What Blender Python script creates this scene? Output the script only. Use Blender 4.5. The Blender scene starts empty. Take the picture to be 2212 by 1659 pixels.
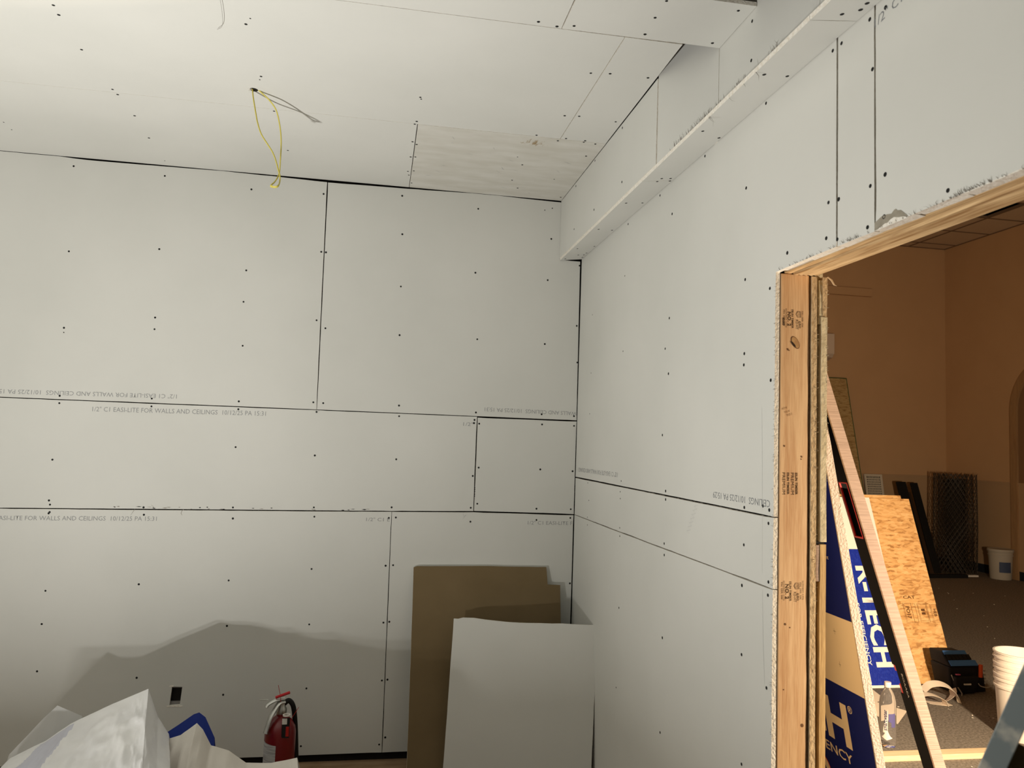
import bpy, bmesh, math, random
from mathutils import Vector, Matrix, noise
from mathutils.geometry import tessellate_polygon

random.seed(7)
SC = bpy.context.scene
COL = SC.collection

# ------------------------------------------------------------------ camera
cam_d = bpy.data.cameras.new('camera')
cam = bpy.data.objects.new('camera', cam_d)
COL.objects.link(cam)
CR = Vector((0.984266, -0.173243, 0.034753)).normalized()
CD = Vector((0.047109, 0.06773, -0.996591)).normalized()
CF = Vector((0.170299, 0.982547, 0.074826)).normalized()
mw = Matrix(((CR.x, -CD.x, -CF.x, 0.0), (CR.y, -CD.y, -CF.y, 0.0), (CR.z, -CD.z, -CF.z, 1.64), (0, 0, 0, 1)))
cam.matrix_world = mw
cam_d.sensor_width = 36.0
cam_d.lens = 27.098
cam_d.clip_start = 0.05
cam_d.dof.use_dof = True
cam_d.dof.focus_distance = 3.4
cam_d.dof.aperture_fstop = 7.0
SC.camera = cam

# ------------------------------------------------------------------ world, lights, exposure
wd = bpy.data.worlds.new('world')
SC.world = wd
wd.use_nodes = True
wd.node_tree.nodes['Background'].inputs[0].default_value = (0.9, 0.8, 0.66, 1)
wd.node_tree.nodes['Background'].inputs[1].default_value = 0.012

def area(name, loc, target, sx, sy, power, col, spread=180):
    l = bpy.data.lights.new(name, 'AREA')
    l.shape = 'RECTANGLE'; l.size = sx; l.size_y = sy
    l.energy = power; l.color = col; l.spread = math.radians(spread)
    o = bpy.data.objects.new(name, l); COL.objects.link(o)
    o.location = loc
    o.rotation_euler = (Vector(target) - Vector(loc)).to_track_quat('-Z', 'Y').to_euler()
    return o

# two-headed LED work light on the floor to the left of the camera, tilted up at the back wall
LCOL = (1.0, 0.975, 0.925)
P_LED, P_FLOOD = 84.0, 232.0
AIM = (-1.32, 1.84, 3.0)
area('work_light_beam', (-1.215, 1.60, 0.335), AIM, 0.055, 0.055, P_LED * 0.6, LCOL, 174)
area('work_light_beam.001', (-1.165, 1.63, 0.305), AIM, 0.055, 0.055, P_LED * 0.4, LCOL, 174)
# warm flood on a tripod in the hall, out of sight to the right
WCOL = (1.0, 0.80, 0.57)
area('flood_light_beam', (2.80, 1.48, 1.30), (2.42, 5.0, 0.55), 0.16, 0.10, P_FLOOD, WCOL)

SC.view_settings.view_transform = 'Standard'
SC.view_settings.look = 'None'
SC.view_settings.gamma = 1.0
SC.view_settings.use_curve_mapping = False
SC.view_settings.exposure = 0.0

# ------------------------------------------------------------------ materials
MATS = {}
def mat(name, col, rough=0.85, col2=None, scale=6.0, detail=4.0, stretch=(1, 1, 1), lo=0.35, hi=0.65,
        bump=0.0, bscale=None, metal=0.0, spec=0.3, trans=0.0, ior=1.45, alpha=1.0, sheen=0.0, coat=0.0, bstretch=None):
    if name in MATS: return MATS[name]
    m = bpy.data.materials.new(name); m.use_nodes = True
    nt = m.node_tree; N = nt.nodes; L = nt.links
    b = N['Principled BSDF']
    b.inputs['Roughness'].default_value = rough
    b.inputs['Metallic'].default_value = metal
    b.inputs['Specular IOR Level'].default_value = spec
    b.inputs['Base Color'].default_value = (*col, 1)
    b.inputs['Transmission Weight'].default_value = trans
    b.inputs['IOR'].default_value = ior
    b.inputs['Alpha'].default_value = alpha
    b.inputs['Coat Weight'].default_value = coat
    tc = N.new('ShaderNodeTexCoord')
    if col2 is not None:
        mp = N.new('ShaderNodeMapping'); mp.inputs['Scale'].default_value = stretch
        L.new(tc.outputs['Object'], mp.inputs[0])
        n = N.new('ShaderNodeTexNoise'); n.inputs['Scale'].default_value = scale; n.inputs['Detail'].default_value = detail
        L.new(mp.outputs[0], n.inputs['Vector'])
        r = N.new('ShaderNodeValToRGB')
        r.color_ramp.elements[0].position = lo; r.color_ramp.elements[0].color = (*col, 1)
        r.color_ramp.elements[1].position = hi; r.color_ramp.elements[1].color = (*col2, 1)
        L.new(n.outputs[0], r.inputs[0]); L.new(r.outputs[0], b.inputs['Base Color'])
    if bump > 0:
        mp2 = N.new('ShaderNodeMapping'); mp2.inputs['Scale'].default_value = bstretch or stretch
        L.new(tc.outputs['Object'], mp2.inputs[0])
        n2 = N.new('ShaderNodeTexNoise'); n2.inputs['Scale'].default_value = bscale or scale; n2.inputs['Detail'].default_value = 3
        L.new(mp2.outputs[0], n2.inputs['Vector'])
        bp = N.new('ShaderNodeBump'); bp.inputs['Strength'].default_value = bump; bp.inputs['Distance'].default_value = 0.004
        L.new(n2.outputs[0], bp.inputs['Height']); L.new(bp.outputs[0], b.inputs['Normal'])
    MATS[name] = m
    return m

PAPER = mat('drywall_paper', (0.60, 0.602, 0.567), 0.9, (0.645, 0.645, 0.610), 1.3, 6, bump=0.03, bscale=260, spec=0.15)
SCUFF = mat('scuffed_drywall_paper', (0.56, 0.545, 0.49), 0.9, (0.63, 0.62, 0.575), 5, 7, (1, 3, 1), bump=0.04, bscale=120, spec=0.15)
GYPS = mat('gypsum_core', (0.80, 0.77, 0.70), 0.95, (0.66, 0.60, 0.50), 90, 4, (1, 1, 1), 0.45, 0.75, bump=0.6, bscale=160)
KRAFT = mat('brown_kraft_paper', (0.165, 0.117, 0.058), 0.9, (0.19, 0.136, 0.07), 3, 5, bump=0.03, bscale=120)
BLACKGAP = mat('gap_shade', (0.012, 0.010, 0.008), 0.95)  # near-black backing colour, holds the shade of gaps and voids
SCREW = mat('black_phosphate_screw', (0.012, 0.012, 0.012), 0.6, metal=0.3)
INK = mat('grey_print_ink', (0.27, 0.275, 0.28), 0.9)
INKR = mat('dark_grey_print_ink', (0.20, 0.21, 0.22), 0.9)
BLACKINK = mat('brown_black_stamp_ink', (0.06, 0.030, 0.010), 0.9, (0.20, 0.11, 0.05), 160, 3, (1, 1, 1), 0.5, 0.8)
PENCIL = mat('pencil_line', (0.36, 0.37, 0.37), 0.9)
FUZZ = mat('torn_paper_fibre', (0.30, 0.28, 0.25), 0.95)
TORN = mat('torn_back_paper', (0.33, 0.30, 0.24), 0.95, (0.26, 0.235, 0.185), 40, 4)
PLASTER = mat('cream_old_plaster', (0.66, 0.58, 0.40), 0.95, (0.54, 0.46, 0.30), 45, 4, bump=0.5, bscale=90)
CARPET = mat('dark_grey_carpet', (0.145, 0.124, 0.099), 0.98, (0.30, 0.257, 0.209), 75, 5, (1, 1, 1), 0.35, 0.7, bump=0.7, bscale=220, spec=0.05)
SUBFLOOR = mat('dusty_subfloor', (0.24, 0.15, 0.08), 0.95, (0.32, 0.215, 0.125), 8, 6, (1, 4, 1), bump=0.2, bscale=40)
HALLWALL = mat('tan_wall_paint', (0.52, 0.325, 0.175), 0.8, (0.54, 0.34, 0.185), 2, 4, bump=0.05, bscale=90)
WAINS = mat('tan_wainscot_paint', (0.42, 0.275, 0.155), 0.75, (0.44, 0.29, 0.165), 2, 4)
TILE = mat('acoustic_tile', (0.60, 0.46, 0.32), 0.95, (0.52, 0.40, 0.28), 120, 3, bump=0.2, bscale=120)
TBAR = mat('brown_ceiling_grid', (0.20, 0.13, 0.08), 0.7)
COVE = mat('dark_blue_cove_base', (0.012, 0.016, 0.022), 0.6)
DARKWOOD = mat('shaded_joist_wood', (0.05, 0.035, 0.022), 0.9, (0.08, 0.055, 0.035), 8, 4, (1, 1, 6))  # wood coloured dark so the open ceiling cavity reads as shade
WHITEPLA = mat('white_plastic', (0.74, 0.70, 0.64), 0.55, spec=0.4)
BLACKPLA = mat('black_plastic', (0.012, 0.011, 0.010), 0.55, spec=0.3)
BLACKMET = mat('black_painted_metal', (0.003, 0.0028, 0.0025), 0.7, spec=0.06)
REDPLA = mat('red_plastic', (0.42, 0.018, 0.012), 0.5)
STEEL = mat('brushed_steel', (0.55, 0.55, 0.52), 0.35, metal=0.9)
BLUE = mat('printed_blue_film', (0.006, 0.022, 0.30), 0.45, (0.02, 0.05, 0.42), 55, 5, (1, 1, 1), 0.5, 0.85, bump=0.5, bscale=110, spec=0.5)
FILMN = mat('shaded_white_film', (0.62, 0.49, 0.36), 0.5, spec=0.3)  # near board's white film, dim warm shade put into its colour
BLUE_SHADED = mat('shaded_blue_film', (0.003, 0.008, 0.11), 0.5, spec=0.35)  # near board's blue print, darkened to carry the shade on that face
FILMW = mat('white_foam_film', (0.86, 0.82, 0.72), 0.5, spec=0.4, bump=0.2, bscale=90)
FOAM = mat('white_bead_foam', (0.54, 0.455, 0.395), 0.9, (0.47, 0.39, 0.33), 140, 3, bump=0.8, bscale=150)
GREENP = mat('green_edge_paint', (0.05, 0.10, 0.035), 0.8)

def wood(name, c1, c2, axis='z', scale=14.0, dist=2.2, knots=True, fine=1.0, bump=0.15):
    """long grained softwood: stretched noise bands along axis"""
    m = bpy.data.materials.new(name); m.use_nodes = True
    nt = m.node_tree; N = nt.nodes; L = nt.links; b = N['Principled BSDF']
    b.inputs['Roughness'].default_value = 0.7; b.inputs['Specular IOR Level'].default_value = 0.25
    tc = N.new('ShaderNodeTexCoord'); mp = N.new('ShaderNodeMapping')
    st = {'x': (0.06, 1, 1), 'y': (1, 0.06, 1), 'z': (1, 1, 0.06)}[axis]
    mp.inputs['Scale'].default_value = st
    L.new(tc.outputs['Object'], mp.inputs[0])
    n1 = N.new('ShaderNodeTexNoise'); n1.inputs['Scale'].default_value = scale * 4; n1.inputs['Detail'].default_value = 3
    n1.inputs['Distortion'].default_value = dist * 0.4
    n2 = N.new('ShaderNodeTexNoise'); n2.inputs['Scale'].default_value = scale * 26 * fine; n2.inputs['Detail'].default_value = 4
    L.new(mp.outputs[0], n1.inputs['Vector']); L.new(mp.outputs[0], n2.inputs['Vector'])
    mx = N.new('ShaderNodeMix'); mx.data_type = 'FLOAT'; mx.inputs[0].default_value = 0.42
    L.new(n1.outputs[0], mx.inputs[2]); L.new(n2.outputs[0], mx.inputs[3])
    r = N.new('ShaderNodeValToRGB')
    r.color_ramp.elements[0].position = 0.36; r.color_ramp.elements[0].color = (*c1, 1)
    r.color_ramp.elements[1].position = 0.62; r.color_ramp.elements[1].color = (*c2, 1)
    L.new(mx.outputs[0], r.inputs[0]); L.new(r.outputs[0], b.inputs['Base Color'])
    bp = N.new('ShaderNodeBump'); bp.inputs['Strength'].default_value = bump; bp.inputs['Distance'].default_value = 0.002
    L.new(n2.outputs[0], bp.inputs['Height']); L.new(bp.outputs[0], b.inputs['Normal'])
    MATS[name] = m
    return m
STUD = wood('stud_spruce', (0.54, 0.305, 0.145), (0.74, 0.50, 0.28), 'z', 9)
HEADW = wood('header_spruce', (0.34, 0.19, 0.075), (0.76, 0.55, 0.30), 'y', 7)
LATHW = mat('rough_sawn_lath', (0.43, 0.31, 0.245), 0.9, (0.35, 0.25, 0.195), 9, 3, (1, 1, 26), 0.4, 0.6, bump=0.5, bscale=9)
PLANKW = wood('pine_plank', (0.62, 0.44, 0.24), (0.78, 0.60, 0.38), 'x', 9)
PLYW = wood('plywood_edge', (0.40, 0.24, 0.09), (0.66, 0.45, 0.20), 'z', 26)
OAKTRIM = wood('stained_trim', (0.30, 0.17, 0.08), (0.38, 0.23, 0.11), 'z', 8)

def osb(name, c1, c2, c3):
    m = bpy.data.materials.new(name); m.use_nodes = True
    nt = m.node_tree; N = nt.nodes; L = nt.links; b = N['Principled BSDF']
    b.inputs['Roughness'].default_value = 0.75; b.inputs['Specular IOR Level'].default_value = 0.2
    tc = N.new('ShaderNodeTexCoord')
    outs = []
    for rot, sc in ((0.25, (16, 60, 60)), (-0.6, (26, 70, 70))):
        mp = N.new('ShaderNodeMapping'); mp.inputs['Rotation'].default_value = (0, rot, 0); mp.inputs['Scale'].default_value = sc
        L.new(tc.outputs['Object'], mp.inputs[0])
        nz = N.new('ShaderNodeTexNoise'); nz.inputs['Scale'].default_value = 0.5; L.new(mp.outputs[0], nz.inputs['Vector'])
        ad = N.new('ShaderNodeMix'); ad.data_type = 'RGBA'; ad.blend_type = 'LINEAR_LIGHT'; ad.inputs[0].default_value = 0.6
        L.new(mp.outputs[0], ad.inputs[6]); L.new(nz.outputs[1], ad.inputs[7])
        v = N.new('ShaderNodeTexVoronoi'); v.inputs['Scale'].default_value = 1.0
        L.new(ad.outputs[2], v.inputs['Vector'])
        sp = N.new('ShaderNodeSeparateColor'); L.new(v.outputs['Color'], sp.inputs[0])
        outs.append((sp.outputs[0], v.outputs['Distance']))
    mx = N.new('ShaderNodeMix'); mx.data_type = 'FLOAT'; mx.inputs[0].default_value = 0.5
    L.new(outs[0][0], mx.inputs[2]); L.new(outs[1][0], mx.inputs[3])
    r = N.new('ShaderNodeValToRGB')
    r.color_ramp.elements[0].position = 0.08; r.color_ramp.elements[0].color = (*c1, 1)
    r.color_ramp.elements[1].position = 0.92; r.color_ramp.elements[1].color = (*c3, 1)
    e = r.color_ramp.elements.new(0.42); e.color = (*c2, 1)
    L.new(mx.outputs[0], r.inputs[0]); L.new(r.outputs[0], b.inputs['Base Color'])
    bp = N.new('ShaderNodeBump'); bp.inputs['Strength'].default_value = 0.25; bp.inputs['Distance'].default_value = 0.003
    L.new(mx.outputs[0], bp.inputs['Height']); L.new(bp.outputs[0], b.inputs['Normal'])
    MATS[name] = m
    return m
OSB = osb('oriented_strand_board', (0.42, 0.20, 0.065), (0.74, 0.40, 0.145), (0.86, 0.53, 0.23))
OSBD = osb('aged_strand_board', (0.26, 0.16, 0.06), (0.42, 0.28, 0.12), (0.50, 0.36, 0.17))
# ceiling patch: scuffed sheet with a brown smear near one edge
def stain(m, cx, cy, rx, ry, col):
    nt = m.node_tree; N = nt.nodes; L = nt.links; b = N['Principled BSDF']
    src = b.inputs['Base Color'].links[0].from_socket
    tc = N.new('ShaderNodeTexCoord'); mp = N.new('ShaderNodeMapping')
    mp.inputs['Location'].default_value = (-cx / rx, -cy / ry, 0); mp.inputs['Scale'].default_value = (1 / rx, 1 / ry, 0)
    L.new(tc.outputs['Object'], mp.inputs[0])
    ln = N.new('ShaderNodeVectorMath'); ln.operation = 'LENGTH'; L.new(mp.outputs[0], ln.inputs[0])
    nz = N.new('ShaderNodeTexNoise'); nz.inputs['Scale'].default_value = 70; nz.inputs['Detail'].default_value = 5
    mp2 = N.new('ShaderNodeMapping'); mp2.inputs['Scale'].default_value = (1, 0.35, 1); mp2.inputs['Rotation'].default_value = (0, 0, 0.5)
    L.new(tc.outputs['Object'], mp2.inputs[0]); L.new(mp2.outputs[0], nz.inputs['Vector'])
    sub = N.new('ShaderNodeMath'); sub.operation = 'MULTIPLY_ADD'; sub.inputs[1].default_value = 2.6; sub.inputs[2].default_value = -0.75
    L.new(nz.outputs[0], sub.inputs[0])
    gt = N.new('ShaderNodeMath'); gt.operation = 'SUBTRACT'; L.new(sub.outputs[0], gt.inputs[0]); L.new(ln.outputs['Value'], gt.inputs[1])
    cl = N.new('ShaderNodeMath'); cl.operation = 'MULTIPLY'; cl.inputs[1].default_value = 2.5; cl.use_clamp = True; L.new(gt.outputs[0], cl.inputs[0])
    mx = N.new('ShaderNodeMix'); mx.data_type = 'RGBA'; mx.inputs[7].default_value = (*col, 1)
    L.new(cl.outputs[0], mx.inputs[0]); L.new(src, mx.inputs[6]); L.new(mx.outputs[2], b.inputs['Base Color'])
stain(SCUFF, 0.64, 3.325, 0.075, 0.05, (0.33, 0.25, 0.15))

# ------------------------------------------------------------------ mesh helpers
def link(o, parent=None):
    COL.objects.link(o)
    if parent is not None:
        o.parent = parent
        o.matrix_parent_inverse = parent.matrix_world.inverted()
    return o
def tag(o, label=None, cat=None, group=None, kind=None):
    if label: o['label'] = label
    if cat: o['category'] = cat
    if group: o['group'] = group
    if kind: o['kind'] = kind
    return o
def empty(name, loc, label=None, cat=None, group=None, kind=None):
    o = bpy.data.objects.new(name, None); o.location = loc; o.empty_display_size = 0.05
    o.matrix_world = Matrix.Translation(loc)
    COL.objects.link(o)
    return tag(o, label, cat, group, kind)
def frame(o, u, v):
    u = Vector(u).normalized(); v = Vector(v); v = (v - u * v.dot(u)).normalized()
    return Vector(o), u, v, u.cross(v)

class MB:
    def __init__(s): s.v = []; s.f = []; s.mi = []
    def add(s, vs, fs, mi=0):
        k = len(s.v); s.v += [Vector(p) for p in vs]
        for f in fs: s.f.append(tuple(i + k for i in f)); s.mi.append(mi)
        return s
    def box(s, x0, x1, y0, y1, z0, z1, mi=0):
        vs = [(x, y, z) for z in (z0, z1) for y in (y0, y1) for x in (x0, x1)]
        return s.add(vs, [(0, 2, 3, 1), (4, 5, 7, 6), (0, 1, 5, 4), (2, 6, 7, 3), (0, 4, 6, 2), (1, 3, 7, 5)], mi)
    def obox(s, fr, a0, a1, b0, b1, c0, c1, mi=0):
        o, u, v, w = fr
        vs = [o + u * a + v * b + w * c for c in (c0, c1) for b in (b0, b1) for a in (a0, a1)]
        return s.add(vs, [(0, 2, 3, 1), (4, 5, 7, 6), (0, 1, 5, 4), (2, 6, 7, 3), (0, 4, 6, 2), (1, 3, 7, 5)], mi)
    def hexa(s, p, mi=0):
        return s.add(p, [(0, 3, 2, 1), (4, 5, 6, 7), (0, 1, 5, 4), (1, 2, 6, 5), (2, 3, 7, 6), (3, 0, 4, 7)], mi)
    def tube(s, pts, r, n=8, mi=0, cap=True, flat=1.0):
        pts = [Vector(p) for p in pts]; rs = r if isinstance(r, (list, tuple)) else [r] * len(pts)
        rings = []; prev = None
        for i, p in enumerate(pts):
            d = (pts[min(i + 1, len(pts) - 1)] - pts[max(i - 1, 0)]).normalized()
            if prev is None:
                a = Vector((0, 0, 1)) if abs(d.z) < 0.9 else Vector((1, 0, 0))
                u = d.cross(a).normalized()
            else:
                u = (prev - d * prev.dot(d)).normalized()
            prev = u; w = d.cross(u)
            rings.append([p + (u * math.cos(2 * math.pi * k / n) + w * flat * math.sin(2 * math.pi * k / n)) * rs[i] for k in range(n)])
        vs = [q for rg in rings for q in rg]; fs = []
        for i in range(len(rings) - 1):
            for k in range(n): fs.append((i * n + k, i * n + (k + 1) % n, (i + 1) * n + (k + 1) % n, (i + 1) * n + k))
        if cap: fs += [tuple(range(n))[::-1], tuple((len(rings) - 1) * n + k for k in range(n))]
        return s.add(vs, fs, mi)
    def lathe(s, c, prof, n=28, mi=0, axis=None, close=False):
        c = Vector(c); o, u, v, w = axis or (c, Vector((1, 0, 0)), Vector((0, 1, 0)), Vector((0, 0, 1)))
        vs = []; fs = []
        for (r, z) in prof:
            for k in range(n):
                a = 2 * math.pi * k / n; vs.append(c + u * r * math.cos(a) + v * r * math.sin(a) + w * z)
        for i in range(len(prof) - 1):
            for k in range(n): fs.append((i * n + k, i * n + (k + 1) % n, (i + 1) * n + (k + 1) % n, (i + 1) * n + k))
        if close: fs += [tuple(range(n))[::-1], tuple((len(prof) - 1) * n + k for k in range(n))]
        return s.add(vs, fs, mi)
    def build(s, name, mats, parent=None, smooth=False, bevel=0.0, label=None):
        me = bpy.data.meshes.new(name); me.from_pydata([tuple(v) for v in s.v], [], s.f)
        for m in (mats if isinstance(mats, (list, tuple)) else [mats]): me.materials.append(m)
        me.polygons.foreach_set('material_index', s.mi)
        if smooth: me.polygons.foreach_set('use_smooth', [True] * len(me.polygons))
        me.update()
        o = bpy.data.objects.new(name, me); link(o, parent)
        if smooth:
            try: me.set_sharp_from_angle(angle=math.radians(smooth if smooth is not True else 40))
            except Exception: pass
        if bevel:
            b = o.modifiers.new('bevel', 'BEVEL'); b.width = bevel; b.segments = 2; b.limit_method = 'ANGLE'
        if label: o['label'] = label
        return o

def roughen(pts, amp, step=0.05, seed=0):
    """subdivide a polygon's edges and nibble them inwards, like a knife cut edge"""
    out = []; n = len(pts)
    A = sum(pts[i][0] * pts[(i + 1) % n][1] - pts[(i + 1) % n][0] * pts[i][1] for i in range(n))
    sg = 1 if A > 0 else -1
    for i in range(n):
        a = Vector(pts[i]); b = Vector(pts[(i + 1) % n]); d = b - a; L = d.length
        k = max(1, int(L / step)); nrm = Vector((-d.y, d.x)).normalized() * sg
        for j in range(k):
            t = j / k; p = a + d * t
            if j > 0:
                q = noise.noise(Vector((p.x * 4.1 + seed, p.y * 4.3, seed * 3.7))) * 0.5 + noise.noise(Vector((p.x * 21 + seed, p.y * 22, 9.1 + seed))) * 0.5
                p = p + nrm * amp * (0.5 + q)
            out.append((p.x, p.y))
    return out

def sheet(name, pts, o, u, v, nrm, th, mats, parent, rough=0.0012, hole=None, seed=0, label=None, step=0.05):
    """board: polygon pts in (u,v) plane, front face along nrm, thickness th going back"""
    o = Vector(o); u = Vector(u); v = Vector(v); nrm = Vector(nrm)
    pts = roughen(pts, rough, step, seed) if rough else list(pts)
    loops = [pts] + ([hole] if hole else [])
    tri = tessellate_polygon([[Vector((p[0], p[1], 0)) for p in lp] for lp in loops])
    flat = [p for lp in loops for p in lp]; n = len(flat)
    vs = [o + u * p[0] + v * p[1] for p in flat] + [o + u * p[0] + v * p[1] - nrm * th for p in flat]
    fs = []; mi = []
    for t in tri:
        a, b, c = (Vector(vs[i]) for i in t)
        t = tuple(t) if (b - a).cross(c - a).dot(nrm) > 0 else tuple(t)[::-1]
        fs.append(t); mi.append(0); fs.append(tuple(i + n for i in t)[::-1]); mi.append(2)
    k = 0
    for li, lp in enumerate(loops):
        m = len(lp); A = sum(lp[i][0] * lp[(i + 1) % m][1] - lp[(i + 1) % m][0] * lp[i][1] for i in range(m))
        flip = (A > 0) == (u.cross(v).dot(nrm) > 0)
        if li: flip = not flip
        for i in range(m):
            a = k + i; b = k + (i + 1) % m
            q = (a, a + n, b + n, b)
            # outward facing side
            fs.append(q if flip else q[::-1]); mi.append(1)
        k += m
    B = MB(); B.v = vs; B.f = fs; B.mi = mi
    ob = B.build(name, mats, parent)
    ob['poly'] = 0; del ob['poly']
    if label: ob['label'] = label
    return ob, pts

def inside(p, poly):
    r = False; n = len(poly)
    for i in range(n):
        a = poly[i]; b = poly[(i + 1) % n]
        if (a[1] > p[1]) != (b[1] > p[1]) and p[0] < (b[0] - a[0]) * (p[1] - a[1]) / (b[1] - a[1]) + a[0]: r = not r
    return r

# one screw head mesh shared by all: shallow dished dark disc with a rim and a drive recess
def screw_mesh():
    B = MB(); n = 12; vs = []; fs = []
    for (r, z) in ((0.0050, 0.0), (0.0047, 0.0006), (0.0030, 0.0004), (0.0014, 0.0001)):
        for k in range(n): vs.append((r * math.cos(2 * math.pi * k / n), r * math.sin(2 * math.pi * k / n), z))
    for i in range(3):
        for k in range(n): fs.append((i * n + k, i * n + (k + 1) % n, (i + 1) * n + (k + 1) % n, (i + 1) * n + k))
    fs.append(tuple(3 * n + k for k in range(n)))
    me = bpy.data.meshes.new('screw'); me.from_pydata(vs, [], fs); me.materials.append(SCREW)
    return me
SCREW_ME = screw_mesh()
def screws(lst, sheets, o, u, v, nrm):
    o = Vector(o); u = Vector(u); v = Vector(v); nrm = Vector(nrm)
    R = Matrix((u, nrm.cross(u), nrm)).transposed().to_4x4()
    for (a, b, s) in lst:
        host = None; best = 1e9
        for ob, pts in sheets:
            if inside((a, b), pts): host = ob; break
            d = min(math.hypot(a - p[0], b - p[1]) for p in pts)
            if d < best: best = d; near = ob
        host = host or near
        q = bpy.data.objects.new('screw', SCREW_ME)
        p = o + u * a + v * b + nrm * 0.0002
        s = s * random.uniform(0.92, 1.1)
        link(q, host); q.matrix_world = Matrix.Translation(p) @ R @ Matrix.Diagonal((s, s, 1, 1))

def text(name, body, o, right, up, m, parent, width=None, height=None, size=0.03, off=0.0, bold=0.0, space=1.0, anchor='L'):
    """flat printed lettering; o = baseline start, right/up = letter directions"""
    cu = bpy.data.curves.new('lettering', 'FONT'); cu.body = body; cu.size = 1.0; cu.resolution_u = 2
    cu.offset = bold; cu.space_character = space
    t = bpy.data.objects.new('lettering', cu); COL.objects.link(t)
    bpy.context.view_layer.update()
    me = bpy.data.meshes.new_from_object(t.evaluated_get(bpy.context.evaluated_depsgraph_get()))
    bpy.data.objects.remove(t)
    xs = [w.co.x for w in me.vertices]; ys = [w.co.y for w in me.vertices]
    x0, x1, y0, y1 = min(xs), max(xs), min(ys), max(ys)
    sx = size; sy = size
    if height: sy = height / (y1 - y0); sx = sy
    if width: sx = width / (x1 - x0); sy = sy if height else sx
    r = Vector(right).normalized(); upv = Vector(up).normalized(); nn = r.cross(upv)
    for w in me.vertices:
        x = (w.co.x - x0) * sx; y = (w.co.y - (y0 if height else 0)) * sy
        if anchor == 'R': x -= (x1 - x0) * sx
        w.co = Vector(o) + r * x + upv * y + nn * off
    me.materials.clear(); me.materials.append(m)
    ob = bpy.data.objects.new(name, me); link(ob, parent)
    return ob

# ------------------------------------------------------------------ measured screw positions on each plane
SCREWS_BACK = [ (-1.555,2.940,1.0),(-1.124,2.931,1.0),(-0.698,2.900,1.0),(-1.546,2.507,1.0),(-1.126,2.551,1.0),(-0.699,2.473,1.0),(-0.703,2.309,1.0),(-1.123,2.201,1.0),(-1.122,2.142,1.0),(-1.541,2.124,1.0),(-1.540,2.101,0.6),(-0.694,2.082,1.0),(-0.333,2.909,1.0),(0.077,2.936,1.0),(0.490,2.901,1.0),(0.861,2.926,0.6),(0.903,2.940,0.6),(0.087,2.727,1.0),(0.903,2.767,1.0),(-0.329,2.599,1.0),(-0.305,2.598,1.0),(0.092,2.444,1.0),(0.488,2.547,1.0),(0.890,2.535,1.0),(1.068,2.629,1.0),(-0.334,2.236,1.0),(-0.287,2.197,1.0),(0.097,2.183,1.0),(0.512,2.185,1.0),(0.885,2.180,1.0),(1.062,2.291,1.0),(1.071,2.088,1.0),(-1.536,1.788,1.0),(-1.535,1.752,1.0),(-1.112,1.793,1.0),(-1.111,1.754,1.0),(-0.696,1.797,1.0),(-0.696,1.757,1.0),(-0.328,1.808,1.0),(-0.309,1.759,1.0),(-1.546,1.476,1.0),(-0.698,1.565,1.0),(-0.306,1.535,1.0),(-1.547,1.279,1.0),(-1.541,1.259,1.0),(-1.540,1.223,1.0),(-1.544,1.217,1.0),(-1.115,1.254,1.0),(-1.111,1.218,1.0),(-0.693,1.262,1.0),(-0.690,1.207,1.0),(-0.292,1.223,1.0),(-0.278,1.806,1.0),(0.111,1.810,1.0),(0.114,1.754,1.0),(0.109,1.528,1.0),(-0.297,1.270,1.0),(0.097,1.278,1.0),(0.085,1.223,1.0),(0.121,1.226,1.0),(0.080,0.978,1.0),(0.118,0.981,1.0),(1.065,0.891,1.0),(0.520,1.790,1.0),(0.880,1.795,1.0),(1.061,1.792,1.0),(0.514,1.750,1.0),(0.512,1.733,1.0),(0.540,1.731,1.0),(0.884,1.740,1.0),(1.063,1.739,1.0),(0.546,1.497,1.0),(0.516,1.452,1.0),(0.882,1.497,1.0),(1.062,1.492,1.0),(0.546,1.306,1.0),(0.512,1.284,1.0),(0.868,1.286,1.0),(1.058,1.287,1.0),(0.513,1.211,1.0),(0.870,1.226,1.0),(1.057,1.240,1.0),(-1.531,0.848,1.0),(-1.112,0.880,1.0),(-0.692,0.900,1.0),(-0.292,0.959,1.0),(-1.536,0.691,1.0),(-0.687,0.677,1.0),(-0.289,0.682,1.0),(-1.540,0.470,1.0),(0.082,0.689,1.0),(0.112,0.693,1.0),(-1.092,0.432,1.0),(-0.685,0.343,1.0),(-0.286,0.366,1.0),(-0.298,0.084,1.0),(0.088,0.398,1.0),(0.116,0.402,1.0),(0.118,0.114,1.0),(0.089,0.080,1.0) ]
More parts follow.
